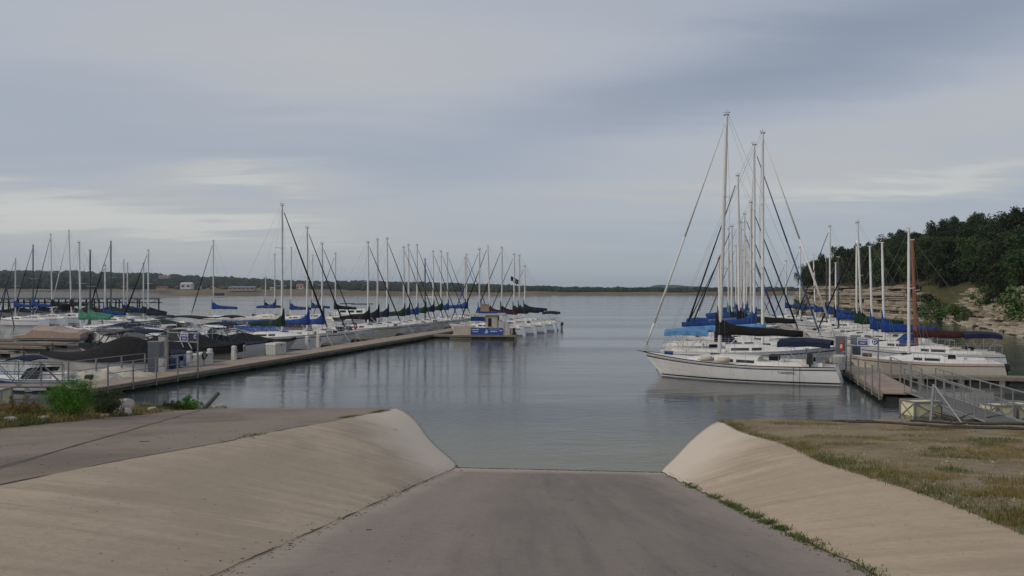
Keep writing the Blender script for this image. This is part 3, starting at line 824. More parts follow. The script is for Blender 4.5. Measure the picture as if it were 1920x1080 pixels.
# ------------------------------------------------------------------ far shore
far = [(-1500, 800), (-900, 860), (-560, 905), (-200, 930), (120, 1000), (420, 1040), (700, 1000), (1100, 900), (1600, 800)]
def far_y(x):
    for a, b in zip(far[:-1], far[1:]):
        if a[0] <= x <= b[0]: return a[1] + (b[1] - a[1]) * (x - a[0]) / (b[0] - a[0]) + 12 * nz(x * .01, 3) + 4 * nz(x * .05, 3)
    return 850
def far_z(x, d):
    """land height d metres behind the far waterline"""
    px = 960 + F * x / (far_y(x) + d)
    bankh = (7.6 if px < 640 else 7.6 - 3.6 * min(1, (px - 640) / 120)) + 1.2 * nz(x * .012, 5)
    z = bankh * min(1, d / 62) if px < 700 else bankh * min(1, d / 7)
    # land swells to the left
    g = max(0, min(1, (900 - px) / 800))
    return z + g * 11 * max(0, min(1, (d - 60) / 260)) + 1.0 * nz(x * .02, d * .02)
b = MB(); rows = []
for i in range(260):
    x0 = -1200 + i * 11.0
    row = []
    for d in (-3, 0, 4, 9, 16, 28, 50, 90, 150, 230, 330, 480):
        yy = far_y(x0) + d; row.append((x0 * (1 + d / 1500), yy, far_z(x0, max(0, d)) - (.8 if d <= 0 else .1)))
    rows.append(row)
b.sheet(rows)
tag(b.build('far_bank', M['far_bank'], smooth=True), 'tan grassy bank along the far shore', 'shore', kind='structure')
bm = bmesh.new(); bmesh.ops.create_icosphere(bm, subdivisions=2, radius=1); ICO_V = [v.co.copy() for v in bm.verts]; ICO_F = [tuple(v.index for v in f.verts) for f in bm.faces]; bm.free()
def forest(name, pts, m, label, seed):
    rn = random.Random(seed); vs, fs = [], []
    for (x, y, z, r, h) in pts:
        o = len(vs); off = Vector((rn.uniform(0, 50), rn.uniform(0, 50), 0))
        for c in ICO_V:
            q = c * (1 + .55 * mnoise.noise(c * 2.1 + off))
            vs.append((x + q.x * r, y + q.y * r, z + h * .45 + q.z * h * .55))
        fs += [tuple(i + o for i in f) for f in ICO_F]
    return tag(raw_mesh(name, vs, fs, m), label, 'woodland', kind='stuff')
rn = random.Random(5); pts = []; pts_l = []; pts_far = []
for _ in range(2600):
    x = rn.uniform(-760, 1000); d = 26 + abs(rn.gauss(0, 75)); px = 960 + F * x / (far_y(x) + d)
    if px < -30 or px > 1960: continue
    if px < 700 and d < 74 + 22 * nz(x * .012, 9): continue
    hh = rn.uniform(4, 7.5)
    if px < 280: hh = rn.uniform(8, 15) * (1 + .25 * nz(x * .03, 1))
    elif px < 620: hh = rn.uniform(3.0, 5.5)
    if 335 < px < 367 and d < 105 or 425 < px < 485 and d < 105: continue
    lite = 330 < px < 520 and d < 125 and rn.random() < .7
    (pts_l if lite else pts).append((x, far_y(x) + d, far_z(x, d) - 1, hh * rn.uniform(.45, .75), hh))
forest('far_woods', pts, M['far_leaf'], 'dark line of trees along the far shore', 1)
forest('far_scrub', pts_l, M['far_leaf_lt'], 'lighter green scrub on the left far shore', 2)
def ridge(px): # skyline of the wooded hills behind, photo rows
    P = [(-60, 504), (120, 506), (280, 510), (420, 517), (560, 525), (700, 526), (800, 528), (900, 531), (1010, 536), (1120, 540), (1600, 541)]
    for a, b_ in zip(P[:-1], P[1:]):
        if a[0] <= px <= b_[0]: return a[1] + (b_[1] - a[1]) * (px - a[0]) / (b_[0] - a[0])
    return 541
for _ in range(2300):
    px = rn.uniform(-40, 1600); d = rn.uniform(1180, 1750); x = (px - 960) * d / F
    f_ = ((d - 1180) / 570) ** .6
    top = H + (YH - ridge(px) - 1.5 * nz(px * .02, 2)) * 1750 / F
    z = max(2, 4 + (top - 12) * f_); hh = rn.uniform(6, 10)
    pts_far.append((x, d, z - 2, hh * .8, hh))
forest('hill_woods', pts_far, M['far_leaf'], 'wooded ridge behind the left far shore', 3)
b = MB(); rows = []
for i in range(140):
    px = -80 + i * 12.2; row = []
    for d in (1080, 1200, 1400, 1600, 1750, 1900):
        f_ = max(0, min(1, (d - 1180) / 570)) ** .6; top = H + (YH - ridge(px)) * 1750 / F
        row.append(((px - 960) * d / F, d, max(1.5, 3 + (top - 12) * f_)))
    rows.append(row)
b.sheet(rows); tag(b.build('far_hills', M['far_leaf'], smooth=True), 'low wooded hills behind the far shore', 'hill', kind='structure')
b = MB(); rows = []
for i in range(120):                                       # hazy mesa far behind the lake
    px = 760 + i * 7.5
    t = max(0, min(1, (px - 1215) / 14)) * max(0, min(1, (1330 - px) / 60)) ; t2 = max(0, min(1, (px - 820) / 60)) * max(0, min(1, (960 - px) / 60))
    hz_ = 20 + 11 * t + 8 * t2 + 3 * nz(px * .03, 1)
    rows.append([((px - 960) * d / F, d, z_) for d, z_ in ((3100, 0), (3200, hz_ * .8), (3300, hz_), (3700, hz_))])
b.sheet(rows); tag(b.build('distant_mesa', M['far_leaf'], smooth=True), 'pale flat-topped hill on the horizon beyond the lake', 'hill', kind='structure')

# buildings on the far shore
M['far_white'] = mat('far_white_siding', (.55, .54, .52), .7, .06, .3); M['far_roof'] = mat('far_metal_roof', (.42, .42, .43), .5, .08, .3)
M['far_blue'] = mat('far_blue_metal_roof', (.14, .19, .28), .5, .08, .3); M['far_wall'] = mat('far_tan_wall', (.30, .22, .16), .8, .1, .3); M['far_dark'] = mat('far_dark_opening', (.03, .03, .03), .8, .1)
M['far_redroof'] = mat('far_red_roof', (.30, .10, .07), .7, .1, .3)
def house(px, d, y_base, w, dp, h, roof_h, wall, roof, label, openings=3, rz=0.0, over=.5):
    t = empty('house', ad(px, d, zof(y_base, d)), rz, label, 'building')
    b = MB().box((0, 0, h / 2 - 1), (w, dp, h + 2)); b.build('wall', M[wall], t)
    o = over
    vs = [(-w / 2 - o, -dp / 2 - o, h + .05), (w / 2 + o, -dp / 2 - o, h + .05), (w / 2 + o, dp / 2 + o, h + .05), (-w / 2 - o, dp / 2 + o, h + .05), (-w / 2 - o, 0, h + roof_h), (w / 2 + o, 0, h + roof_h)]
    MB().add(vs, [(0, 1, 5, 4), (2, 3, 4, 5), (0, 4, 3), (1, 2, 5), (3, 2, 1, 0)]).build('roof', M[roof], t)
    for i in range(openings):
        x = w * ((i + .5) / openings - .5)
        MB().box((x, -dp / 2 - .06, h * .48), (w / openings * .5, .12, h * .55)).build('window', M['far_dark'], t)
    return t
house(351, 985, 539.5, 13, 10, 4.0, 2.6, 'far_white', 'far_roof', 'white house with open gabled front on the far shore', 2)
house(455, 960, 542.5, 31, 10, 2.2, 1.4, 'far_wall', 'far_blue', 'long low shed with blue roof on the far shore', 6)
house(309, 1250, 520, 15, 10, 1.6, 1.0, 'far_wall', 'far_roof', 'white flat building high on the left far hill', 2)
house(66, 1000, 526, 6, 5, 2.0, 1.0, 'far_wall', 'far_roof', 'small pale house among the trees at far left', 2)
house(206, 1050, 529, 9, 6, 2.0, 1.0, 'far_wall', 'far_roof', 'pale house half hidden by trees behind the slips', 3)
house(563, 1010, 541, 8, 7, 3.4, 2.6, 'far_white', 'far_redroof', 'little house with red roof on the far shore', 2)
house(512, 1000, 543, 6, 5, 2.0, .8, 'far_white', 'far_roof', 'tiny white shed on the far shore by the masts', 1)
house(750, 1010, 549, 11, 6, 1.8, .8, 'far_white', 'far_roof', 'low pale cabin at the far waterline behind masts', 2)
house(304, 945, 541, 12, 6, 1.8, .6, 'far_wall', 'far_redroof', 'brick coloured low building above the far grass', 4)
house(85, 930, 551, 17, 8, 4.6, .35, 'far_wall', 'far_white', 'open shelter with white flat roof on the far left bank', 5)
# ------------------------------------------------------------------ sailing boats
def hull_f(t): return (.70 + .30 * math.sin(math.pi / 2 * t / .42)) if t < .42 else max(0.0, 1 - ((t - .42) / .58) ** 2.1) ** .92
class Hull:
    def __init__(s, L, B, Fm, bowF, sternF, bow_over=.11, stern_over=.04, vee=.80):
        s.L, s.B, s.Fm, s.bowF, s.sternF, s.bo, s.so, s.vee = L, B, Fm, bowF, sternF, bow_over * L, stern_over * L, vee
    def sheer(s, t):
        return s.Fm + (s.bowF - s.Fm) * max(0, (t - .35) / .65) ** 1.8 + (s.sternF - s.Fm) * max(0, (.35 - t) / .35) ** 1.5
    def xd(s, t): return -s.L / 2 + t * s.L
    def xw(s, t): return -s.L / 2 - s.so + t * (s.L - s.bo + s.so)
    def bd(s, t): return s.B / 2 * hull_f(t)
    def side(s, t, k, off=0.0):
        """point on the port side; k = 0 waterline .. 1 sheer"""
        z = s.sheer(t) * k
        x = s.xw(t) + (s.xd(t) - s.xw(t)) * k
        bw = s.bd(t) * s.vee * (1 - .25 * max(0, t - .6) / .4)
        y = bw + (s.bd(t) - bw) * k ** .8
        return Vector((x, y + off, z))
    def ring(s, t):
        P = [Vector((s.xw(t), 0, -.45))]
        P.append(Vector((s.xw(t), s.bd(t) * s.vee * .7, -.25)))
        P += [s.side(t, k) for k in (0, .2, .45, .72, 1.0)]
        return P
    def hull(s, name, m, parent, N=18):
        rings = []
        for i in range(N + 1):
            t = i / N; P = s.ring(t)
            rings.append([Vector((p.x, -p.y, p.z)) for p in reversed(P[1:])] + P)
        b = MB(); n = len(rings[0])
        b.loft(rings, closed=False, cap=False)
        b.f.append(tuple(range(n)))                       # transom
        return b.build(name, m, parent, smooth=False)
    def band(s, name, m, parent, k0, k1, off=.006, z0=None, z1=None, N=18):
        b = MB()
        for sg in (1, -1):
            rows = []
            for i in range(N + 1):
                t = min(.995, i / N); h = s.sheer(t)
                a, c = (k0, k1) if z0 is None else (z0 / h, z1 / h)
                p, q = s.side(t, a, off), s.side(t, c, off); rows.append([Vector((p.x, p.y * sg, p.z)), Vector((q.x, q.y * sg, q.z))])
            b.sheet(rows)
        return b.build(name, m, parent)
    def deckz(s, t, f): return s.sheer(t) + .05 * (1 - f * f) * s.bd(t)
    def deck(s, name, m, parent, t0=0.0, N=18):
        rows = []
        for i in range(N + 1):
            t = t0 + (1 - t0) * i / N; rows.append([Vector((s.xd(t), s.bd(t) * f, s.deckz(t, f) - .012)) for f in (-1, -.6, 0, .6, 1)])
        return MB().sheet(rows).build(name, m, parent)

def sailboat(mx, my, heading, L, mast_h, cover, furl, label, group=None, hullm='gel', stripe='stripe_blue', boot='stripe_blue', mastm='alu', B=None, Fm=None, bowF=None, sternF=None,
             boom_z=None, boom_l=None, rake=.0, lean=0.0, mast_r=None, fractional=False, bimini=None, dodger=None, outboard=False, windows=2, spreaders=1, near=False, reverse=.03, boom=True, furl_r=1.0, collar=1.0, cabin_h=.42, jib_to=None, backstay=True, vane=1, bowline=0.0):
    B = B or .30 * L + .2; Fm = Fm or .085 * L + .18; bowF = bowF or Fm * 1.38; sternF = sternF or Fm * .98
    Hh = Hull(L, B, Fm, bowF, sternF, stern_over=reverse)
    moff = .08 * L
    hx, hy = math.cos(heading), math.sin(heading)
    t = empty('sailboat', (mx - hx * moff, my - hy * moff, 0), heading, label, 'sailboat', group)
    hl = Hh.hull('hull', M[hullm], t)
    Hh.band('boot_stripe', M[boot], hl, 0, 0, .006, .05, .13)
    if stripe:
        Hh.band('hull_stripe', M[stripe], hl, .80, .86)
        if near: Hh.band('hull_stripe', M[stripe], hl, .89, .905)
    Hh.band('toe_rail', M['black_plastic'] if near else M['deck'], hl, .975, 1.03, .010)
    Hh.deck('deck', M['deck'], t)
    # cabin trunk
    t0, t1 = .36, .76
    def cab(tt):  # half width, height
        u = (tt - t0) / (t1 - t0)
        return Hh.bd(tt) * .66, cabin_h * (1.0 if u < .55 else max(.10, 1 - (u - .55) / .45 * .9))
    rows = []
    for i in range(9):
        tt = t0 + (t1 - t0) * i / 8; w_, h_ = cab(tt); z0 = Hh.sheer(tt) - .02; x = Hh.xd(tt) + (.10 if i == 0 else 0)
        rows.append([Vector((x, -w_, z0)), Vector((x, -w_ * .93, z0 + h_ * .75)), Vector((x, -w_ * .74, z0 + h_)), Vector((x, 0, z0 + h_ * 1.12)), Vector((x, w_ * .74, z0 + h_)), Vector((x, w_ * .93, z0 + h_ * .75)), Vector((x, w_, z0))])
    cb = MB().loft(rows).build('cabin', M['deck'], t)
    for sg in (1, -1):
        spans = [(.40, .50), (.515, .57), (.60, .63)][:windows] if not near else [(.385, .475), (.49, .545), (.59, .605), (.66, .675)]
        for (a, c) in spans:
            q = []
            for tt in (a, c):
                w_, h_ = cab(tt); z0 = Hh.sheer(tt) - .02
                for kz in (.28, .66):
                    y_ = w_ - (w_ * .07) * kz / .75
                    q.append(Vector((Hh.xd(tt), sg * (y_ + .012), z0 + h_ * kz)))
            inn = [v - Vector((0, sg * .03, 0)) for v in q]
            MB().add(q + inn, [(0, 1, 3, 2), (4, 6, 7, 5), (0, 2, 6, 4), (1, 5, 7, 3), (0, 4, 5, 1), (2, 3, 7, 6)]).build('window', M['glass'], cb)
    # hatch and handrail
    MB().box((Hh.xd(.60), 0, Hh.sheer(.6) + cabin_h * .98), (.5, .5, .08)).build('hatch', M['glass'], cb)
    # cockpit coaming and dark footwell
    cm = MB()
    for sg in (1, -1):
        rr = []
        for i in range(6):
            tt = .06 + .31 * i / 5; y_ = Hh.bd(tt) * .74 * sg; z0 = Hh.sheer(tt) - .02
            rr.append([Vector((Hh.xd(tt), y_ - .05, z0)), Vector((Hh.xd(tt), y_ - .05, z0 + .24)), Vector((Hh.xd(tt), y_ + .05, z0 + .24)), Vector((Hh.xd(tt), y_ + .07, z0))])
        cm.loft(rr)
    cm.build('coaming', M['deck'], t)
    MB().box((Hh.xd(.2), 0, Hh.sheer(.2) + .035), (.25 * L, Hh.bd(.2) * .7, .03)).build('cockpit_sole', M['gel_gray'], t)
    # mast
    zb = Hh.sheer(.58) + cabin_h * .95
    mr = mast_r or (.055 + .0045 * L)
    mb = Vector((moff, 0, zb)); mtop = Vector((moff - rake, lean, mast_h))
    mo = MB(); mo.tube(mb, mb.lerp(mtop, .8), mr, mr * .95, 10, cap=False).tube(mb.lerp(mtop, .8), mtop, mr * .95, mr * .72, 10, cap=False)
    ms = mo.build('mast', M[mastm], t, smooth=True)
    hd = MB().box(mtop + Vector((.02, 0, .02)), (.30, .09, .06))
    if vane:
        hd.tube(mtop, mtop + Vector((0, .03, .34)), .007, n=4).tube(mtop + Vector((-.12, 0, .14)), mtop + Vector((.20, .05, .17)), .008, n=4).box(mtop + Vector((-.14, 0, .15)), (.07, .012, .06))
    hd.build('masthead', M['black_plastic'] if vane else M['alu'], ms)
    rig = MB(); wr = .007 if near else .008
    chain = Hh.bd(.54) * .97; zc = Hh.sheer(.54)
    hts = [.52] if spreaders == 1 else [.36, .66]
    for sp in hts:
        p = mb.lerp(mtop, sp); ln = B * .30 * (1 if sp < .6 else .8)
        s_ = MB()
        for sg in (1, -1): s_.tube(p, p + Vector((-.16, sg * ln, .05)), .022, .015, 5)
        s_.build('spreader', M['alu'], ms)
    capz = 1.0 if not fractional else .86
    for sg in (1, -1):
        prev = Vector((moff - .25, sg * chain, zc))
        for sp in hts:
            p = mb.lerp(mtop, sp) + Vector((-.16, sg * B * .30 * (1 if sp < .6 else .8), .05)); rig.tube(prev, p, wr, n=3); prev = p
        rig.tube(prev, mb.lerp(mtop, capz * .985), wr, n=3)
        rig.tube(Vector((moff - .7, sg * chain, zc)), mb.lerp(mtop, hts[0]), wr, n=3)
    if backstay: rig.tube(mtop + Vector((-.1, 0, 0)), Vector((-L / 2 + .1, 0, sternF)), wr, n=3)
    rig.build('rigging', M['wire'], t)
    # forestay with rolled jib
    fs0 = Vector((L / 2 - .12, 0, bowF + .12)); fs1 = mb.lerp(mtop, (.985 if not fractional else .86) if jib_to is None else jib_to)
    if furl:
        f = MB(); r = (.052 if L < 9 else .065) * furl_r
        a, c = fs0.lerp(fs1, .035), fs0.lerp(fs1, .955)
        f.tube(a, fs0.lerp(fs1, .12), r * .7, r * 1.15, 7).tube(fs0.lerp(fs1, .12), fs0.lerp(fs1, .5), r * 1.15, r * .85, 7).tube(fs0.lerp(fs1, .5), c, r * .85, r * .45, 7)
        fj = f.build('furled_jib', M[furl], t, smooth=True)
        MB().tube(fs0, a, .012, n=5).tube(c, fs1, .012, n=5).tube(a - (a - fs0) * .4, a, .07, .07, 8).build('furler', M['steel'], fj)
    else:
        MB().tube(fs0, fs1, wr, n=3).build('forestay', M['wire'], t)
    # boom and covered mainsail
    bz = boom_z or zb + .75; bl = boom_l or .36 * L
    if boom:
        bo_ = MB().tube((moff - .05, 0, bz), (moff - bl, 0, bz - .03), .055, .05, 8).build('boom', M[mastm] if mastm != 'mast_dk' else M['alu'], t)
        if cover:
            rings = []
            rn_ = random.Random(int(mx * 100) + int(my * 7))
            NU = 13
            for i in range(NU):
                u = i / (NU - 1); x = moff + mr + .09 - u * (bl + .05 + mr + .09)
                top = bz + .20 + .26 * (1 - u) ** .8 + collar * 1.05 * math.exp(-u / .085) * (1 if u > .03 else .97) + rn_.uniform(-.018, .018)
                bot = bz - .15 - .10 * math.sin(u * 5 * math.pi) * .25
                w_ = (.14 + .15 * math.sin(math.pi * min(1, u * 1.6 + .25) ** .8) * .8) * (1 - .45 * u) + .02
                if u < .12: w_ = max(mr + .045, w_ * .8)
                mid = bz + (.02 if u > .1 else 0)
                P = []
                for a_ in range(10):
                    an = 2 * math.pi * a_ / 10; cz = math.sin(an); cy = math.cos(an)
                    zz = mid + (cz * (top - mid) if cz > 0 else cz * (mid - bot))
                    P.append(Vector((x, cy * w_ * (1 if cz < .5 else .72), zz)))
                rings.append(P)
            MB().loft(rings).build('sail_cover', M[cover], t, smooth=True)
        # topping lift/mainsheet
        MB().tube((moff - bl + .1, 0, bz), (-L / 2 + .12 * L, 0, sternF + .1), .012, n=4).tube((moff - bl, 0, bz), mtop, .005, n=3).build('mainsheet', M['wire'], t)
        MB().tube((moff - .1, 0, zb + .05), (moff - bl * .27, 0, bz - .05), .022, n=6).build('boom_vang', M['alu'], t)
    # pulpit, pushpit, lifelines
    pl = MB(); rr = .014
    tp = [Vector((Hh.xd(.86), sg * Hh.bd(.86) * .95, Hh.sheer(.86) + .58)) for sg in (1, -1)]
    nose = Vector((L / 2 - .02, 0, bowF + .62))
    pl.path([tp[0], nose + Vector((-.25, .16, 0)), nose, nose + Vector((-.25, -.16, 0)), tp[1]], rr, 5)
    for sg, q in zip((1, -1), tp): pl.tube(q, Vector((q.x, q.y, Hh.sheer(.86))), rr, n=5).tube(nose + Vector((-.25, sg * .16, 0)), Vector((L / 2 - .3, sg * .12, bowF)), rr, n=5)
    pl.build('pulpit', M['steel'], t)
    ps = MB(); ts = [Vector((Hh.xd(.10), sg * Hh.bd(.10) * .95, Hh.sheer(.1) + .58)) for sg in (1, -1)]
    aft = [Vector((Hh.xd(.005) + .05, sg * Hh.bd(0) * .75, sternF + .60)) for sg in (1, -1)]
    ps.path([ts[0], aft[0], aft[1], ts[1]], rr, 5)
    for q in ts + aft: ps.tube(q, Vector((q.x, q.y, sternF - .02)), rr, n=5)
    ps.build('pushpit', M['steel'], t)
    ll = MB()
    for sg in (1, -1):
        P = [ts[0 if sg > 0 else 1]]
        for tt in (.26, .42, .58, .73):
            q = Vector((Hh.xd(tt), sg * Hh.bd(tt) * .96, Hh.sheer(tt))); P.append(q + Vector((0, 0, .58))); ll.tube(q, q + Vector((0, 0, .6)), .012, n=4)
        P.append(tp[0 if sg > 0 else 1])
        for kz in (0, -.28):
            for a_, c_ in zip(P[:-1], P[1:]): ll.tube(a_ + Vector((0, 0, kz)), c_ + Vector((0, 0, kz)), .006, n=3)
    ll.build('lifeline', M['steel'], t)
    rg = random.Random(int(mx * 31 + my * 17))
    for sg in (1, -1):                                     # sheet winches
        q = Vector((Hh.xd(.24), sg * Hh.bd(.24) * .74, Hh.sheer(.24) + .22)); MB().tube(q, q + Vector((0, 0, .16)), .075, .06, 8).build('winch', M['steel'], t)
    ml = MB()
    if bowline:
        for sg in (1, -1): ml.tube((L / 2 - .35, sg * .12, bowF - .02), (L / 2 + bowline, sg * 1.3, .47), .014, n=4).build('mooring_line', M['rope_lt'] if rg.random() < .6 else M['rope'], t); ml = MB()
    for _ in range(rg.choice((1, 2, 3))):                   # bags, fenders and cushions lying about
        tt = rg.choice((.12, .2, .3, .8, .86)); q = Vector((Hh.xd(tt), rg.uniform(-.5, .5) * Hh.bd(tt), Hh.sheer(tt) + .10 + (.18 if tt < .35 else 0)))
        if rg.random() < .5: MB().tube(q - Vector((.25, .05, 0)), q + Vector((.25, .06, .05)), .13, .10, 8).build('sail_bag', M[rg.choice(('navy', 'beige', 'white', 'gray', 'blue'))], t)
        else: bevel(MB().box(q, (.4, .3, .26), rg.uniform(0, 3), .85).build('deck_bag', M[rg.choice(('black', 'navy', 'beige', 'white'))], t), .05)
    if bimini:
        x0, x1, z_ = Hh.xd(.02), Hh.xd(.27), sternF + 1.25
        rows = []
        for i in range(5):
            x = x0 + (x1 - x0) * i / 4; cz = .10 * math.sin(math.pi * i / 4)
            up = [Vector((x, B * .40 * f, z_ + cz + .14 * (1 - f * f) - (.22 if abs(f) == 1 else 0))) for f in (-1, -.96, -.5, 0, .5, .96, 1)]
            rows.append(up + [v - Vector((0, 0, .03)) for v in reversed(up)])
        bi = MB().loft(rows).build('bimini', M[bimini], t)
        for sg in (1, -1):
            fr = MB()
            for x in (x0 + .15, (x0 + x1) / 2, x1 - .15): fr.tube((x, sg * B * .38, z_), ((x0 + x1) / 2, sg * B * .37, sternF), .013, n=5)
            fr.build('frame', M['steel'], bi)
    if dodger:
        x0, x1 = Hh.xd(.33), Hh.xd(.47); z0 = Hh.sheer(.4) + cabin_h; w_ = Hh.bd(.4) * .64
        rows = []
        for (x, hh) in ((x0, .62), (x0 + (x1 - x0) * .5, .62), (x1, .02)):
            rows.append([Vector((x, w_ * f, z0 + hh * (1 - .25 * f ** 4) - .05)) for f in (-1, -.6, 0, .6, 1)] + [Vector((x, w_, z0 - .12)), Vector((x, -w_, z0 - .12))])
        MB().loft(rows).build('dodger', M[dodger], t)
    if outboard:
        ob = MB().box((-L / 2 - .32, .35, sternF * .75), (.36, .26, .42), taper=.8).box((-L / 2 - .30, .35, .15), (.16, .10, .9)).box((-L / 2 - .12, .35, sternF * .55), (.25, .2, .1))
        bevel(ob.build('outboard', M['black_plastic'], t), .05)
    else:
        MB().box((-L / 2 - Hh.so * .2 + .05, 0, sternF * .4), (.08, .04, sternF * .9)).build('rudder', M[hullm], t)
    t['_'] = 0; del t['_']
    t_h[t.name] = Hh
    return t
t_h = {}

dirL = Vector((.236, 1)).normalized(); dirR = Vector((.26, 1)).normalized()
HL_IN = math.atan2(-dirL.x, dirL.y)          # bow to the right (towards left dock from its left side)
HL_OUT = HL_IN + math.pi
HR_OUT = math.atan2(dirR.x, -dirR.y)         # bow to the left
HR_IN = HR_OUT + math.pi
def SB(px, top, d, heading, L, cover, furl, label, **k):
    """boat whose mast stands at photo column px, d metres away, reaching row top"""
    k.setdefault('bowline', .9 if heading in (HL_IN, HR_IN) else 0.0)
    p = ad(px, d); return sailboat(p.x, p.y, heading, L, zof(top, d), cover, furl, label, **k)

# --- the large white sloop on the right dock
big = sailboat(11.95, 46.1, math.atan2(.43, -.90), 10.8, 15.1, 'black', 'white', 'large white sloop with black sail cover and navy bimini nearest the ramp', None, stripe='stripe_dk', boot='stripe_dk',
               B=3.5, Fm=.92, bowF=1.38, sternF=.95, boom_z=2.62, boom_l=4.5, rake=.42, mast_r=.11, near=True, spreaders=2, reverse=.03, bimini='navy', collar=.78, cabin_h=.40, furl_r=1.05)
Hb = t_h[big.name]
for tt, nm in ((.62, 0), (.53, 1)):
    MB().tube((Hb.xd(tt) - .32, Hb.bd(tt) * .93, Hb.sheer(tt) + .22), (Hb.xd(tt) + .32, Hb.bd(tt) * .93, Hb.sheer(tt) + .20), .15, .15, 12).build('fender', M['beige'], big, smooth=True)
MB().box((Hb.xd(.115), Hb.bd(.1) * .9, 1.38), (.34, .26, .55), taper=.8).tube((Hb.xd(.115), Hb.bd(.1) * .9, 1.2), (Hb.xd(.115), Hb.bd(.1) * .9, .95), .05, n=6).build('outboard', M['black_plastic'], big)
hb = MB()
for a in range(10):
    an = math.pi * (a / 9) - .2
    hb.tube((Hb.xd(.02), Hb.bd(0) * .55 + .17 * math.cos(an), 1.25 + .22 * math.sin(an)), (Hb.xd(.02), Hb.bd(0) * .55 + .17 * math.cos(an + .35), 1.25 + .22 * math.sin(an + .35)), .06, n=6)
hb.build('horseshoe_buoy', M['beige'], big)
wl = MB()
for a in range(16):
    an, a2 = 2 * math.pi * a / 16, 2 * math.pi * (a + 1) / 16
    wl.tube((Hb.xd(.14), .42 * math.cos(an), 1.45 + .42 * math.sin(an)), (Hb.xd(.14), .42 * math.cos(a2), 1.45 + .42 * math.sin(a2)), .016, n=5)
wl.tube((Hb.xd(.14), 0, .95), (Hb.xd(.14), 0, 1.45), .05, n=6); wl.build('steering_wheel', M['steel'], big)
MB().box((Hb.xd(.30), -.2, 1.28), (.5, .9, .3)).build('cushion', M['black'], big)
MB().tube((Hb.L / 2 - .1, 0, 1.38), (Hb.L / 2 + .35, 0, 1.47), .06, .04, 6).build('anchor_roller', M['galv'], big)
pa_, pb_ = Hb.side(.19, .70, .012), Hb.side(.30, .70, .012)
ux = (pa_ - pb_).normalized(); uz = Vector((0, -.12, 1)).normalized(); un = ux.cross(uz).normalized()
mw = Matrix((( ux.x, uz.x, un.x, 0), (ux.y, uz.y, un.y, 0), (ux.z, uz.z, un.z, 0), (0, 0, 0, 1))); mw.translation = Hb.side(.24, .68, .02)
text_mesh('lettering', 'Cassandra', .20, M['letter_dk'], big, mw)
for tt in (.16, .19):
    q = Hb.side(tt, 1, .02); MB().tube(q, (q.x, q.y + .02, -.05), .012, n=4).build('mooring_line', M['rope'], big)

# --- left side of the right dock
SB(1430, 250, 51.5, HR_IN, 11.0, 'ltblue', 'white', 'tall sloop with light blue boom cover just behind the large white sloop', bimini='ltblue', spreaders=2, boom_z=2.45, boom_l=5.0, collar=.15, near=False)
SB(1414, 272, 57, HR_IN, 11.0, 'blue', 'slate', 'tall sloop with blue sail cover and slate rolled jib behind the light blue one', spreaders=2, boom_z=2.55, boom_l=5.0, dodger='navy')
SB(1386, 330, 61.5, HR_OUT, 10.2, 'black', 'black', 'bow-out sloop with black sail cover, fourth on the right dock', spreaders=2, boom_z=2.7, boom_l=4.0, rake=-.1)
SB(1408, 380, 66, HR_IN, 9.4, 'slate', 'black', 'sloop with slate blue sail cover behind the bow-out black one', boom_z=2.45)
SB(1372, 425, 71, HR_OUT, 9.0, 'navy', 'black', 'bow-out sloop with navy cover midway along the right dock', boom_z=2.4)
SB(1396, 402, 76, HR_IN, 9.6, 'blue', 'navy', 'sloop with blue cover seventh along the right dock', boom_z=2.5, bimini='blue')
SB(1348, 485, 81, HR_OUT, 8.0, 'brown', 'black', 'small bow-out sloop with brown cover among the right dock masts', boom_z=2.2)
SB(1390, 418, 86, HR_IN, 9.4, 'royal', 'royal', 'sloop with royal blue cover and blue rolled jib on the right dock', boom_z=2.4)
SB(1366, 430, 91.5, HR_OUT, 9.2, 'green', 'white', 'bow-out sloop with green cover toward the end of the right dock', boom_z=2.5, boom_l=3.6)
SB(1400, 452, 97, HR_IN, 8.6, 'royal', 'black', 'small sloop with royal blue boom cover near the right dock end', boom_z=2.5, bimini='royal')
SB(1380, 462, 103, HR_OUT, 8.8, 'blue', 'black', 'second last bow-out sloop with blue cover on the right dock', boom_z=2.5)
SB(1394, 470, 110, HR_IN, 8.8, 'blue', 'blue', 'farthest sloop on the left side of the right dock', boom_z=2.5)
# --- right side of the right dock
SB(1704, 428, 47.5, HR_OUT, 8.2, 'maroon', None, 'white sloop with red stripes and outboard, nearest on the right side of right dock', stripe='stripe_red', boot='stripe_dk', hullm='gel_cream', outboard=True, B=2.7, Fm=.86, bowF=1.15, sternF=.85, boom=False, mast_r=.085, cabin_h=.38, lean=0, backstay=False, vane=0)
SB(1718, 450, 53.5, HR_OUT, 8.6, 'maroon', None, 'sloop with varnished brown wooden mast and maroon boom cover', mastm='mast_wood', mast_r=.12, boom_z=2.05, boom_l=4.3, collar=.0, bimini='navy', vane=0, lean=0, rake=-.25)
SB(1658, 455, 59.5, HR_OUT, 8.0, 'royal', None, 'sloop with sagging royal blue cover behind the wooden-masted boat', boom_z=2.1, boom_l=3.5, collar=1.1, vane=0, rake=-.15, dodger='royal')
SB(1636, 462, 64, HR_OUT, 8.0, 'blue', None, 'white sloop with blue cover between royal blue and dark green covered boats', boom_z=2.1, boom_l=3.3, vane=0, rake=-.2)
SB(1616, 418, 69, HR_OUT, 9.0, 'dkgreen', 'black', 'sloop with dark green cover and thin tall mast on right dock', boom_z=2.3, rake=-.35, fractional=True)
SB(1606, 462, 74, HR_OUT, 8.0, 'dkgreen', None, 'shorter sloop with dark green cover behind the thin-masted one', boom_z=2.2, vane=0)
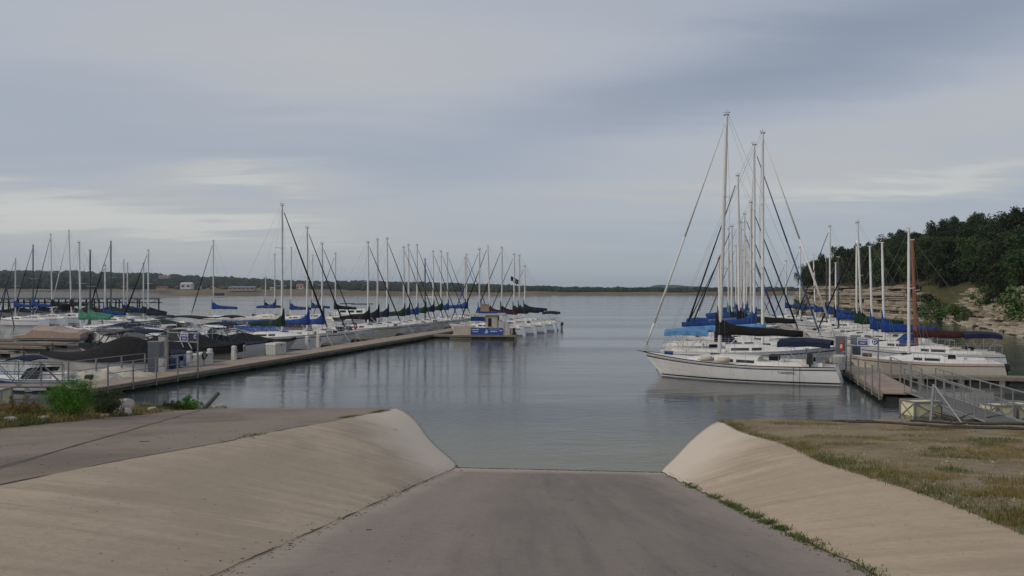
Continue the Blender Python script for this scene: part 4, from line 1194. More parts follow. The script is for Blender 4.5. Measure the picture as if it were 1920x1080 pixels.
SB(1572, 482, 80, HR_OUT, 7.6, 'royal', None, 'dark-masted sloop with royal blue sail bundle on the right dock', mastm='mast_dk', boom_z=2.3, vane=0)
SB(1567, 493, 86, HR_OUT, 7.6, 'black', None, 'small sloop with black cover beyond the dark-masted one', boom_z=2.3, vane=0)
SB(1556, 425, 92, HR_OUT, 9.4, 'blue', 'black', 'tallest sloop on the right side of the right dock, blue cover', boom_z=2.5, lean=0)
SB(1550, 483, 97, HR_OUT, 7.8, 'navy', 'black', 'sloop with dark mast and navy cover right of the bluff end', mastm='mast_dk', boom_z=2.4, vane=0)
SB(1529, 478, 105, HR_OUT, 8.2, 'blue', None, 'sloop with leaning thin mast in front of the bluff end', boom_z=2.4, rake=-.25, vane=0)
SB(1500, 465, 116, HR_OUT, 8.8, 'blue', 'black', 'second farthest sloop on the right side of the right dock', boom_z=2.5)
SB(1474, 490, 124, HR_OUT, 8.4, 'blue', 'red', 'farthest sloop on the right side with red rolled jib', boom_z=2.5)

# --- left side of the left dock, bows in
def LD(px): return 53700 / (1314 - px)
G = None
SB(529, 385, LD(528), HL_IN, 10.6, 'dkgreen', 'black', 'tallest sloop of the left dock with dark green cover and black rolled jib', boom_z=2.15, boom_l=3.0, collar=1.0, spreaders=2, mast_r=.10, furl_r=1.25, hullm='gel')
SB(576, 428, LD(575), HL_IN, 9.4, 'royal', 'navy', 'sloop with bright blue cover next to the tallest left dock sloop', boom_z=2.1, boom_l=2.6, collar=1.2, mast_r=.095, bimini='royal')
SB(604, 458, LD(604), HL_IN, 8.6, 'royal', 'navy', 'sloop with bright blue cover and crossing navy jib stays, third on left dock', boom_z=2.0, boom_l=2.5, collar=1.2)
SB(690, 455, LD(690), HL_IN, 9.4, 'black', 'black', 'cream sloop with black cover and pale hull fourth along the left dock', hullm='gel_cream', boom_z=2.1, boom_l=3.2)
SB(708, 450, LD(708), HL_IN, 9.2, 'black', None, 'sloop with thick grey mast and black cover fifth along left dock', mast_r=.10, boom_z=2.2)
SB(726, 448, LD(726), HL_IN, 9.2, 'navy', 'black', 'sloop with navy cover and highest mast of the middle left dock group', boom_z=2.2, dodger='navy')
SB(757, 464, 94.6, HL_IN, 8.6, 'dkgreen', 'black', 'sloop with dark green cover seventh along the left dock', boom_z=2.2, spreaders=1)
SB(766, 460, LD(766), HL_IN, 8.8, 'navy', 'black', 'sloop with dark blue cover eighth along the left dock', boom_z=2.2)
SB(782, 460, LD(782), HL_IN, 8.8, 'blue', 'navy', 'sloop with blue cover ninth along the left dock', boom_z=2.2)
SB(797, 486, LD(797), HL_IN, 8.0, 'dkgreen', 'black', 'dark-masted small sloop tenth along the left dock', mastm='mast_dk', boom_z=2.3)
SB(812, 472, LD(812), HL_IN, 8.6, 'navy', 'black', 'sloop with navy cover eleventh along the left dock', boom_z=2.4)
SB(827, 472, LD(827), HL_IN, 8.6, 'dkgreen', 'navy', 'sloop with green boom cover twelfth along the left dock', boom_z=2.5)
SB(839, 476, LD(839), HL_IN, 8.6, 'royal', 'navy', 'sloop with royal blue cover thirteenth along the left dock', boom_z=2.5)
SB(875, 478, 117, HL_IN, 8.6, 'royal', 'navy', 'sloop with royal blue cover behind the barge, bow to the right', boom_z=2.6)
SB(872, 484, 121, HL_IN, 8.2, 'blue', 'black', 'last bow-right sloop at the far end of the left dock', boom_z=2.6)
# --- right side of the left dock, bows left
SB(899, 468, 91, HL_OUT, 8.6, 'royal', 'royal', 'sloop with royal blue rolled jib just behind the barge', boom_z=2.4)
SB(919, 460, 94.5, HL_OUT, 9.0, 'maroon', 'black', 'sloop with maroon cover and tall raked mast behind the barge roof', boom_z=2.4, rake=-.3, vane=0)
SB(941, 465, 98, HL_OUT, 9.0, 'black', 'black', 'bow-left sloop with black cover right behind the barge cabin', boom_z=2.4)
flagboat = SB(964, 478, 101.5, HL_OUT, 8.8, 'black', 'black', 'bow-left sloop flying a dark flag from its rigging', boom_z=2.4)
SB(974, 480, 105, HL_OUT, 8.8, 'navy', None, 'bow-left sloop with navy cover and thick mast at the dock end', mast_r=.10, boom_z=2.4)
SB(984, 500, 108.5, HL_OUT, 8.4, 'navy', 'black', 'rightmost sloop of the left dock with outboard and navy cover', boom_z=2.5, bimini='navy', outboard=True)
# flag
b = MB(); rows = []
for i in range(9):
    u = i / 8; rows.append([Vector((-.15 - 1.05 * u, .12 * math.sin(u * 7), 6.9 - .45 * u - .62 * v_ + .05 * math.sin(u * 6 + v_))) for v_ in (0, .33, .66, 1)])
fo = b.sheet(rows).build('flag', fab('dark_flag', (.02, .03, .028)), flagboat)
e_ = MB()
for (x, z_, sx, sz) in ((-.62, 6.42, .26, .24), (-.42, 6.25, .3, .07), (-.85, 6.2, .3, .07), (-.62, 6.17, .16, .08)):
    e_.box((x, .115 * math.sin(abs(x + .15) / 1.05 * 7) - .0, z_), (sx, .03, sz))
e_.build('emblem', M['letter'], fo)
fo.location = (1.3, 0, 0)
# --- boats farther back on the left
SB(400, 452, 118, HL_OUT, 9.2, 'royal', 'black', 'lone bow-left sloop with blue cover standing left of the tall sloop', boom_z=2.5, boom_l=3.9)
SB(515, 478, 124, HL_IN, 8.6, 'royal', None, 'back-row sloop with blue boom cover just left of the tall mast', boom_z=2.5)
SB(546, 465, 118, HL_OUT, 8.8, 'blue', None, 'back-row sloop with blue cover just right of the tall mast', boom_z=2.4)
SB(586, 480, 128, HL_OUT, 8.2, 'blue', None, 'thin-masted back-row sloop behind the bright blue covers', boom_z=2.4)
SB(629, 476, 116, HL_OUT, 8.8, 'black', 'navy', 'bow-left back-row sloop with black cover near the cabin cruiser', boom_z=2.5, boom_l=3.2)
SB(498, 520, 132, HL_OUT, 7.6, 'black', None, 'small back-row sloop with black cover and short mast', boom_z=2.4)
SB(152, 455, 80, HL_OUT, 8.2, 'green', None, 'white sloop with green sail cover behind the tan covered boat', boom_z=2.3, rake=-.25, outboard=True, windows=3, boom_l=3.4)
SB(169, 470, 87, HL_OUT, 7.8, 'green', None, 'sloop with dark mast and green cover beyond the tan covered boat', mastm='mast_dk', boom_z=2.3)
SB(197, 498, 92, HL_OUT, 7.4, 'blue', 'black', 'small sloop with short white mast and blue cover', boom_z=2.4)
SB(29, 484, 116, HL_OUT, 8.4, 'blue', 'black', 'leftmost sloop at the edge of the photo with blue cover', boom_z=2.8, vane=0)
SB(62, 460, 120, HL_OUT, 9.0, 'royal', 'black', 'dark-masted sloop with royal blue cover second from the left edge', mastm='mast_dk', boom_z=2.8)
SB(98, 440, 124, HL_OUT, 9.6, 'black', 'black', 'sloop with black cover third from the left edge', boom_z=2.8, rake=-.3, boom_l=4)
SB(134, 433, 128, HL_OUT, 10.0, 'black', 'white', 'tallest sloop of the far left group, with black cover', boom_z=2.8, rake=-.5, boom_l=4)
SB(208, 453, 110, HL_OUT, 9.4, 'dkgreen', 'black', 'sloop with tall dark mast before the covered slips', mastm='mast_dk', mast_r=.10, boom_z=2.2)
SB(232, 486, 114, HL_OUT, 8.2, 'navy', None, 'sloop with grey mast and navy cover right of the tall dark mast', boom_z=2.3, vane=0)
SB(239, 492, 118, HL_OUT, 8.0, 'blue', None, 'sloop with blue bundled cover before the covered slips', boom_z=2.3, vane=0)
SB(269, 495, 107, HL_OUT, 8.0, 'black', 'black', 'sloop with black cover second from right before the covered slips', boom_z=2.2)
SB(278, 470, 103, HL_OUT, 9.0, 'navy', 'black', 'sloop with white mast at the right end of the covered slips', boom_z=2.0, boom_l=2.6)
# ------------------------------------------------------------------ power boats
def powerboat(pos, heading, L, label, hullm='gel', B=None, F_=.95, bowF=1.25, stripe=None, cover=None, cover_h=.55, peak=.45, bimini=None, bim_z=2.3, bim_l=2.2, bim_x=-.5, tower=None, windshield=True, outboard=True, cat='motorboat', cover_from=0.0, cover_to=.98, piping=False, drop=.12, rail=False, name='motorboat'):
    B = B or min(2.6, .26 * L + .6)
    Hh = Hull(L, B, F_, bowF, F_ * .97, bow_over=.16, stern_over=-.01, vee=.84)
    t = empty(name, (pos[0], pos[1], 0), heading, label, cat)
    hl = Hh.hull('hull', M[hullm], t)
    Hh.band('boot_stripe', M['bottom'], hl, 0, 0, .006, .0, .10)
    if stripe: Hh.band('hull_stripe', M[stripe], hl, .55, .82)
    Hh.band('rub_rail', M['black_plastic'], hl, .95, 1.0, .02)
    Hh.deck('deck', M['gel'], t)
    if cover:
        rows = []; rn_ = random.Random(int(abs(pos[0]) * 31)); N = 16
        for i in range(N + 1):
            tt = cover_from + (cover_to - cover_from) * i / N
            u = i / N; hgt = cover_h * math.exp(-((tt - peak) / .30) ** 2) + .10
            bd = Hh.bd(tt); z0 = Hh.sheer(tt)
            P = []
            for f in (-1.03, -1.0, -.62, -.22, 0, .22, .62, 1.0, 1.03):
                z_ = z0 + (hgt * (1 - abs(f) ** 1.6) + .015 if abs(f) <= 1 else -drop) + (rn_.uniform(-.025, .025) if abs(f) < .9 else 0)
                P.append(Vector((Hh.xd(tt), bd * f + (.03 if f > 1 else -.03 if f < -1 else 0), z_)))
            rows.append(P)
        cv = MB().sheet(rows).build('boat_cover', M[cover], t)
        sol = cv.modifiers.new('thickness', 'SOLIDIFY'); sol.thickness = .012; sol.offset = 1
        if piping:
            pp = MB(); pts_ = [Vector((Hh.xd(.97), -.02, Hh.sheer(.97) + .1))]
            for i in range(10):
                tt = .80 - .55 * i / 9; pts_.append(Vector((Hh.xd(tt), -Hh.bd(tt) * (.98 - .5 * (i / 9)), Hh.sheer(tt) + .06 + (cover_h + .08) * math.exp(-((tt - peak) / .30) ** 2) * (1 - (.98 - .5 * (i / 9)) ** 1.6))))
            pp.path(pts_[1:], .022, 5); pp.build('tie_rope', M['letter'], cv)
    elif windshield:
        x = Hh.xd(.55); w_ = Hh.bd(.55) * .8; z0 = Hh.sheer(.55)
        ws = [Vector((x - .9, -w_, z0)), Vector((x, -w_ * .85, z0)), Vector((x + .25, 0, z0)), Vector((x, w_ * .85, z0)), Vector((x - .9, w_, z0))]
        tp = [v + Vector((-.35, 0, .48)) for v in ws]; MB().sheet([ws, tp]).build('windshield', M['glass'], t)
        MB().box((x - 1.1, 0, z0 + .12), (.6, w_ * 1.5, .3)).box((-L * .33, 0, z0 + .12), (.6, B * .7, .3)).build('seat', M['white'], t)
    if bimini:
        x0 = bim_x; rows = []
        for i in range(7):
            u = i / 6; x = x0 - bim_l / 2 + bim_l * u; cz = .16 * math.sin(math.pi * u)
            up = [Vector((x, B * .46 * f, bim_z + cz + .07 * (1 - f * f))) for f in (-1, -.5, 0, .5, 1)]
            rows.append(up + [v - Vector((0, 0, .06)) for v in reversed(up)])
        bi = MB().loft(rows).build('bimini', M[bimini], t)
        for sg in (1, -1):
            fr = MB()
            for xx, xb in ((x0 - bim_l / 2 + .1, .35), (x0 + bim_l / 2 - .1, -.35), (x0, .05)):
                fr.tube((xx, sg * B * .45, bim_z), (x0 + .05, sg * B * .46, F_), .014, n=5)
            fr.build('frame', M['steel'] if bimini != 'gray' else M['black_plastic'], bi)
    if tower:
        tw = MB()
        for sg in (1, -1):
            tw.path([Vector((.9, sg * B * .46, F_)), Vector((.1, sg * B * .42, F_ + 1.05)), Vector((-.25, sg * B * .30, F_ + 1.15))], .035, 6)
            tw.path([Vector((.3, sg * B * .46, F_)), Vector((-.3, sg * B * .42, F_ + 1.0))], .03, 6)
        tw.tube((-.25, -B * .3, F_ + 1.15), (-.25, B * .3, F_ + 1.15), .035, n=6).tube((.1, -B * .42, F_ + 1.05), (.1, B * .42, F_ + 1.05), .03, n=6)
        tw.build('wakeboard_tower', M[tower], t)
    if outboard:
        ob = MB().box((-L / 2 - .35, 0, F_ * .85), (.5, .36, .55), taper=.75).box((-L / 2 - .32, 0, .1), (.2, .14, 1.1)).box((-L / 2 - .1, 0, F_ * .6), (.3, .3, .14))
        bevel(ob.build('outboard', M['black_plastic'], t), .06)
    if rail:
        rl = MB()
        for sg in (1, -1):
            P = [Vector((Hh.xd(tt), sg * Hh.bd(tt) * .92, Hh.sheer(tt) + .45)) for tt in (.55, .7, .85, .96)]
            rl.path(P, .014, 5)
            for q, tt in zip(P, (.55, .7, .85, .96)): rl.tube(q, Vector((q.x, q.y, Hh.sheer(tt))), .012, n=5)
        rl.build('bow_rail', M['steel'], t)
    t_h[t.name] = Hh
    return t
def dockL(d, off): return (-30.8 + .236 * d + off * dirL.y, d - off * dirL.x)     # off < 0: out from the dock's left edge
powerboat(dockL(46.6, -4.9), HL_OUT + .05, 8.3, 'grey motorboat under a black tarp with white piping, bow to the left', 'gel_gray', B=2.7, F_=1.0, bowF=1.3, cover='black', cover_h=1.2, peak=.26, piping=True, drop=.10)
powerboat(dockL(50.4, -3.9), HL_IN, 6.8, 'white motorboat with dark blue bow cover behind the grey cabinet', 'gel', cover='navy', cover_h=.45, peak=.35, cover_to=.90, drop=.02, stripe='stripe_dk', tower='black_plastic', bimini='navy', bim_z=2.35, bim_x=-1.2)
powerboat(dockL(53.3, -9.6), HL_OUT, 6.0, 'low black covered runabout with grey slanted bimini at the left', 'gel_gray', cover='black', cover_h=.4, bimini='gray', bim_z=2.15, bim_l=2.3, bim_x=.4, tower='black_plastic')
powerboat(dockL(55.0, -4.7), HL_IN, 8.4, 'large motorboat under a boxy black canvas cover on the left dock', 'gel_cream', B=2.9, F_=1.05, bowF=1.35, cover='black', cover_h=1.15, peak=.38, drop=.5, tower='steel')
powerboat(dockL(58.6, -3.9), HL_IN, 7.0, 'white runabout with navy bow cover pointing at the left dock', 'gel', F_=.95, bowF=1.35, cover='navy', cover_h=.75, peak=.25, cover_to=.93, drop=.0, tower='black_plastic', bimini='navy', bim_z=2.5, bim_l=2.3, bim_x=-1.0)
powerboat(dockL(61.8, -3.8), HL_IN, 6.8, 'dark grey runabout under a pointed black cover on the left dock', 'gel_gray', F_=.9, bowF=1.35, cover='black', cover_h=.7, peak=.3, drop=.10)
powerboat(dockL(64.5, -12.5), HL_OUT, 7.6, 'white cruiser with long black bimini behind the covered boats', 'gel', F_=1.15, bowF=1.5, bimini='black', bim_z=2.75, bim_l=4.3, bim_x=-.3, rail=True)
powerboat(dockL(70.5, -13.5), HL_OUT, 7.2, 'white open motorboat with small black arch top in the back row', 'gel', F_=1.1, bowF=1.5, bimini='black', bim_z=2.6, bim_l=1.6, bim_x=-1.6, rail=True)
powerboat(dockL(72, -23), HL_IN, 7.4, 'white motorboat with bow rail left of the grey bimini', 'gel', F_=1.1, bowF=1.4, rail=True, bimini=None, outboard=True)
powerboat(dockL(78, -16.5), HL_OUT, 8.0, 'white cabin motorboat in the back row behind the black bimini', 'gel', F_=1.2, bowF=1.6, rail=True)
powerboat(dockL(83, -15), HL_OUT, 8.0, 'white motorboat with brown cover beside the dark green sail cover', 'gel', F_=1.1, bowF=1.5, cover='brown', cover_h=.6, rail=True)
powerboat(dockL(76, -11.5), HL_OUT, 7.2, 'white motorboat in the gap behind the blue covered sloops', 'gel', F_=1.1, bowF=1.5, rail=True, cover='royal', cover_h=.45)
powerboat(dockL(80.5, -5.2), HL_IN, 7.4, 'low white daysailer hull with dark cockpit gear on the left dock', 'gel', F_=.9, bowF=1.25, rail=True, outboard=False)
powerboat(ad(60, 40.3), HL_OUT + .25, 5.0, 'small white runabout with black outboard by the left gangway', 'gel', B=2.0, F_=.62, bowF=.85, stripe='stripe_blue', outboard=True, bimini='navy', bim_z=1.55, bim_l=1.2, bim_x=.3)
for (px, d, hd, L_, cv, ch, lab) in (
    (322, 78, 0, 7.0, None, 0, 'white motorboat low between the black bimini and the slips'),
    (245, 84, 1, 7.4, 'navy', .5, 'white motorboat with navy cover before the dark tall mast'),
    (300, 90, 0, 7.8, 'dkgreen', .6, 'white motorboat with dark green cover behind the long black bimini'),
    (352, 86, 1, 7.0, None, 0, 'white open motorboat seen under the long black bimini'),
    (470, 92, 0, 7.6, 'blue', .5, 'white motorboat with blue cover left of the green sail cover'),
    (440, 84, 1, 7.2, None, 0, 'white open motorboat behind the navy bimini'),
    (500, 100, 0, 8.0, 'beige', .6, 'white motorboat with beige cover behind the tall mast'),
    (640, 104, 1, 7.6, None, 0, 'white open motorboat behind the gap in the left sailboat row'),
    (240, 70, 0, 6.6, 'gray', .5, 'grey covered motorboat left of the slanted bimini')):
    p = ad(px, d); powerboat((p.x, p.y), HL_OUT if hd == 0 else HL_IN, L_, lab, 'gel', F_=1.1, bowF=1.5, cover=cv, cover_h=ch, rail=True, windshield=True)
# a covered tan pontoon boat
def pontoon(pos, heading, L, label, cover):
    t = empty('pontoon_boat', (pos[0], pos[1], 0), heading, label, 'boat')
    for y in (-.9, .9):
        MB().tube((-L / 2, y, .12), (L / 2 - .5, y, .12), .32, .32, 12).tube((L / 2 - .5, y, .12), (L / 2 + .1, y, .25), .32, .05, 12).build('pontoon', M['galv'], t, smooth=True)
    MB().box((0, 0, .52), (L, 2.5, .12)).build('deck', M['timber'], t)
    rows = []
    rn_ = random.Random(3)
    for i, (u, h) in enumerate(((-.5, 1.15), (-.44, 1.35), (-.2, 1.42), (-.05, 1.65), (.1, 1.62), (.22, 1.72), (.26, 1.35), (.33, 1.05), (.5, .88))):
        rows.append([Vector((u * L, y * 1.28, z_)) for y, z_ in ((-1, .62), (-1.0, .6 + (h - .6) * .72), (-.5, h), (0, h + .10 * (i % 2)), (.5, h), (1.0, .6 + (h - .6) * .72), (1, .62))])
    MB().loft(rows).build('boat_cover', M[cover], t)
    bevel(MB().box((-L / 2 - .3, 0, .75), (.45, .36, .7), taper=.75).box((-L / 2 - .25, 0, .0), (.18, .14, 1.0)).build('outboard', M['black_plastic'], t), .05)
    rl = MB()
    for u in (-.3, -.1, .1):
        rl.tube((u * L, -1.31, .58), (u * L, -1.31, 1.5), .018, n=5)
    rl.build('cover_pole', M['steel'], t)
    return t
pontoon(ad(103, 75.5), HL_OUT + .15, 6.6, 'pontoon boat under a rosy tan fitted cover at the left', 'tan')
# personal watercraft bundled under pale covers beside the left dock
rn = random.Random(8)
def tarp_heap(px, d, ln, wd, h, rz, m, label, seed):
    p = ad(px, d); t = empty('covered_dinghy', (p.x, p.y, .0), rz, label, 'dinghy')
    MB().box((0, 0, .20), (ln * 1.02, wd * .96, .32)).build('hull', M['gel_gray'], t)
    rows = []; N = 30
    for i in range(N + 1):
        u = i / N; hh = h * (math.sin(math.pi * min(1, u * 1.02)) ** .55) * (.75 + .35 * nz(u * 3, seed)) + .34; wv = wd / 2 * (.55 + .5 * math.sin(math.pi * u) ** .5)
        rows.append([Vector(((u - .5) * ln, wv * f * (1 + .05 * nz(u * 6, f * 3, seed)), .3 + (hh - .3) * (1 - abs(f) ** 2.2) + .10 * nz(u * 9 + f * 2, f * 5, seed) + .06 * abs(nz(u * 22, f * 3, seed + 5)))) for f in (-1, -.85, -.65, -.45, -.22, 0, .22, .45, .65, .85, 1)])
    o = MB().sheet(rows).build('boat_cover', M[m], t); s_ = o.modifiers.new('thickness', 'SOLIDIFY'); s_.thickness = .015
    return t
tarp_heap(150, 40.8, 4.4, 1.9, .85, .25, 'beige', 'pale tarpaulin covered dinghy behind the gangway rails', 1)
tarp_heap(222, 43.0, 4.2, 1.8, .7, .0, 'beige', 'pale covered dinghy at the near left end of the dock', 2)
tarp_heap(92, 41.5, 2.8, 1.4, .55, .3, 'white', 'small pale covered dinghy left of the tarpaulin heap', 3)
# cabin cruiser in the back row
p = ad(662, 128); t = empty('cabin_cruiser', (p.x, p.y, 0), HL_OUT, 'white cabin cruiser with navy canvas in the back row', 'cabin cruiser')
Hc = Hull(9.5, 3.2, 1.3, 1.9, 1.25, .14, -.01); Hc.hull('hull', M['gel'], t); Hc.deck('deck', M['deck'], t)
cb = MB().box((-.2, 0, 1.75), (5.2, 2.5, .95), taper=.9).build('cabin', M['gel'], t)
for sg in (1, -1):
    for x in (-1.6, -.2, 1.2): MB().box((x, sg * 1.215, 1.8), (1.0, .05, .34)).build('window', M['glass'], cb)
MB().box((-1.6, 0, 2.95), (2.8, 2.3, .14)).build('canopy', M['navy'], t); MB().box((1.0, 0, 3.0), (1.6, 2.1, .12)).build('canopy', M['navy'], t)
pp = MB()
for x in (-2.8, -.4, 1.6):
    for y in (-1, 1): pp.tube((x, y, 2.2), (x, y, 2.95), .02, n=5)
pp.build('canopy_frame', M['steel'], t)
# distant craft on the open lake
p = ad(409, 700); t = empty('houseboat', (p.x, p.y, 0), 0, 'dark houseboat off the far grassy bank', 'boat')
MB().box((0, 0, .5), (14, 5, .9)).build('hull', M['gel_gray'], t); MB().box((0, 0, 2.1), (9.5, 4, 2.2)).build('cabin', M['far_dark'], t); MB().box((0, 0, 3.5), (12.5, 5, .25)).build('roof', M['cabinet'], t)
p = ad(806, 610); t = empty('houseboat', (p.x, p.y, 0), 0, 'white houseboat on the open lake behind the masts', 'boat')
MB().box((0, 0, .5), (9.5, 4, .8)).build('hull', M['gel'], t); MB().box((-.5, 0, 1.6), (6.5, 3.2, 1.5)).build('cabin', M['gel'], t); MB().box((0, 0, 2.5), (8, 4, .2)).build('roof', M['white'], t)
for i in range(4): MB().box((-2.9 + i * 1.5, -1.63, 1.7), (.9, .06, .7)).build('window', M['glass'], t)

# ------------------------------------------------------------------ docks
def dock(name, fx, y0, y1, width, slope, label, seg=3.0, z=.46, mossy=True, boards=True):
    """floating walkway; fx(y) is its water-side edge, the deck lies to the left (width>0)"""
    d = Vector((slope, 1)).normalized(); n = Vector((-d.y, d.x))      # n points left
    rz = math.atan2(d.y, d.x); L = (y1 - y0) / d.y
    org = Vector((fx(y0), y0, 0)); t = empty(name, org, rz, label, 'dock')
    ns = int(L / seg)
    me = None
    for i in range(ns):                                               # local x along the dock, y to the left
        if me is None:
            o = MB().box((seg / 2, width / 2, z - .03), (seg - .03, width - .02, .06)).build('deck_panel', M['dockdeck'], t); me = o.data
        else:
            o = bpy.data.objects.new('deck_panel', me); COL.objects.link(o); o.parent = t
        o.location = (i * seg, 0, random.uniform(-.006, .006))
    Lr = ns * seg
    for k_, (yy, s_) in enumerate(((-.035, 1), (width + .035, 1))):
        MB().box((Lr / 2, yy, z - .10), (Lr, .06, .17)).build('fascia_board', M['timber'], t)
        MB().box((Lr / 2, yy + (-.03 if k_ == 0 else .03), z - .27), (Lr, .08, .10)).build('rub_board', M['mossy'], t)
    fl = None
    for i in range(int(Lr / 2.4)):
        if fl is None:
            o = MB().box((1.1, width / 2, .05), (1.9, width * .84, .40)).build('float', M['float_dk'], t); fl = o.data
        else:
            o = bpy.data.objects.new('float', fl); COL.objects.link(o); o.parent = t
        o.location = (i * 2.4, 0, 0)
    return t, Lr
ldock, LL = dock('floating_dock', lambda y: -28.4 + .236 * y, 37.2, 124, 2.35, .236, 'long tan floating dock on the left running out into the lake')
rdock, RL = dock('floating_dock', lambda y: 8.95 + .26 * y, 35.4, 128, 1.6, .26, 'floating dock on the right behind the large white sloop')
def finger(org, ang, ln, wd, label, z=.42):
    t = empty('finger_pier', (org[0], org[1], 0), ang, label, 'pier')
    for i in range(int(ln / 1.5)):
        MB().box((i * 1.5 + .75, 0, z - .03), (1.47, wd, .06)).build('deck_panel', M['timber'], t)
    for y in (-wd / 2 - .035, wd / 2 + .035): MB().box((ln / 2, y, z - .12), (ln, .06, .16)).build('fascia_board', M['timber'], t)
    for i in range(int(ln / 2)): MB().box((i * 2 + 1, 0, .02), (1.5, wd * .8, .36)).build('float', M['float_dk'], t)
    MB().tube((ln - .15, wd / 2 - .1, -.6), (ln - .15, wd / 2 - .1, z + .25), .06, n=7).build('pile', M['mossy'], t)
    return t
AL = math.atan2(dirL.x, -dirL.y)                   # direction out to the left of left dock
for i, (d, lab) in enumerate(((48.6, 'narrow finger pier beside the grey tarp covered motorboat'), (52.8, 'narrow finger pier between the covered motorboats'), (70.6, 'narrow finger pier beside the tallest left dock sloop'), (79.0, 'narrow finger pier past the blue covered sloops'), (86.9, 'narrow finger pier by the cream sloop'), (95.9, 'narrow finger pier in the middle of the left sailboat row'), (105.4, 'narrow finger pier near the end of the left sailboat row'))):
    finger(dockL(d, -.05), AL, 7.5, .8, lab)
ARt = math.atan2(-dirR.x, dirR.y); ALr = ARt + math.pi
def dockR(d, off): return (8.95 + .26 * d + off * dirR.y, d - off * dirR.x)
finger(dockR(44.6, .05), ARt, 9.2, .9, 'low pier in front of the red-striped sloop on the right dock')
for d, lab in ((56.5, 'finger pier between the wooden-masted and royal blue boats'), (67, 'finger pier before the dark green covered sloops'), (77.5, 'finger pier behind the dark green covered sloops'), (89, 'finger pier before the tallest right side sloop')):
    finger(dockR(d, .05), ARt, 7.0, .8, lab)
for d, lab in ((54.3, 'finger pier behind the light blue covered sloop'), (64, 'finger pier behind the bow-out black covered sloop'), (73.7, 'finger pier midway along the right dock, lake side')):
    finger(dockR(d, -1.65), ALr, 7.0, .8, lab)
# old finger piers at far left
for (px0, px1, py, lab, w_) in ((-60, 156, 641.5, 'long weathered finger pier under the tan covered boat', 1.0), (-60, 95, 648, 'middle weathered finger pier at the left edge', .9), (-60, 39, 656.5, 'nearest short weathered finger pier at the left edge', 1.0), (-60, 50, 634, 'farthest weathered finger pier at the left edge', .8)):
    a, c = at(px0, py - 1, .40), at(px1, py + 1.5, .40)
    ang = math.atan2(c.y - a.y, c.x - a.x); finger((a.x, a.y), ang, (c - a).length, w_, lab, .40)
# things on the left dock (local frame: x along, y leftwards)
def on_ldock(d, y): # world position at distance d down the photo, y metres from water edge
    x0 = -28.4 + .236 * d; return Vector((x0 - y * dirL.y, d + y * dirL.x, .46))
RZL = math.atan2(dirL.y, dirL.x); RZR = math.atan2(dirR.y, dirR.x)
def on_rdock(d, y):
    x0 = 8.95 + .26 * d; return Vector((x0 - y * dirR.y, d + y * dirR.x, .46))
def dock_box(p, rz, w, dp, h, label):
    t = empty('dock_box', p, rz, label, 'dock box')
    bevel(MB().box((0, 0, h * .42), (w, dp, h * .84), taper=1.04).build('box', M['white_box'], t), .03)
    bevel(MB().box((0, 0, h * .92), (w * 1.08, dp * 1.12, h * .16), taper=.93).build('lid', M['white_box'], t), .03)
    MB().box((0, -dp * .56, h * .80), (.10, .03, .08)).build('latch', M['black_plastic'], t)
    return t
def pedestal(p, rz, label, h=.95):
    t = empty('power_pedestal', p, rz, label, 'pedestal')
    bevel(MB().box((0, 0, h * .45), (.30, .30, h * .9), taper=.86).build('post', M['white_box'], t), .03)
    bevel(MB().box((0, 0, h * .94), (.30, .30, h * .12), taper=.7).build('cap', M['white_box'], t), .03)
    MB().box((.10, -.135, h * .62), (.14, .05, .22)).build('outlet', M['galv'], t)
    return t
def piling(p, label, h=1.3):
    t = empty('dock_post', (p.x, p.y, 0), 0, label, 'post')
    MB().tube((0, 0, -.8), (0, 0, h), .055, n=8).build('post', M['galv'], t); MB().tube((0, 0, h), (0, 0, h + .06), .075, .02, 8).build('cap', M['white_box'], t)
    return t
dock_box(on_ldock(48.6, 2.15), RZL, 1.25, .65, .78, 'white dock box with coiled hose nearest the rails')
dock_box(on_ldock(57.0, 2.05), RZL, 1.5, .75, .85, 'large white dock box before the navy covered runabout')
for d, lab in ((47.6, 'white power pedestal left of the nearest dock box'), (49.6, 'white power pedestal right of the nearest dock box'), (52.2, 'tall white power pedestal midway between the dock boxes'), (62.0, 'left one of two white pedestals by the sloop bow'), (63.8, 'right one of two white pedestals by the sloop bow')):
    pedestal(on_ldock(d, 2.3), RZL, lab, .95 if d < 60 else 1.05)
piling(on_ldock(53.6, 2.45), 'white capped post right of the tall pedestal')
for d, lab in ((75, 'thin dock post beside the third left dock sloop'), (83.5, 'thin dock post before the cream sloop'), (92.6, 'thin dock post in the middle of the left sailboat row')): piling(on_ldock(d, 2.5), lab, 1.5)
# coil of hose on the nearest dock box
t = empty('hose_coil', on_ldock(48.3, 1.75) + Vector((0, 0, .0)), RZL, 'dark hose hanging in a coil at the nearest dock box', 'hose')
hc = MB()
for kk in range(3):
    for a in range(12):
        an, a2 = 2 * math.pi * a / 12, 2 * math.pi * (a + 1) / 12; r_ = .17 + .02 * kk
        hc.tube((r_ * math.cos(an), .02 * kk, .62 + r_ * 1.2 * math.sin(an)), (r_ * math.cos(a2), .02 * kk, .62 + r_ * 1.2 * math.sin(a2)), .018, n=5)
hc.build('coil', M['rope'], t); MB().tube((0, .05, 0), (0, .05, .85), .03, n=6).build('hose_stand', M['galv'], t)
def extinguisher(p, rz, label, h=1.5):
    t = empty('fire_extinguisher', p, rz, label, 'fire extinguisher')
    MB().tube((0, 0, 0), (0, 0, h), .03, n=6).build('post', M['galv'], t)
    c = bevel(MB().box((0, -.05, h - .28), (.24, .18, .52)).build('cabinet', M['red'], t), .02)
    MB().box((0, -.145, h - .28), (.12, .02, .22)).build('pane', M['white_box'], c)
    return t
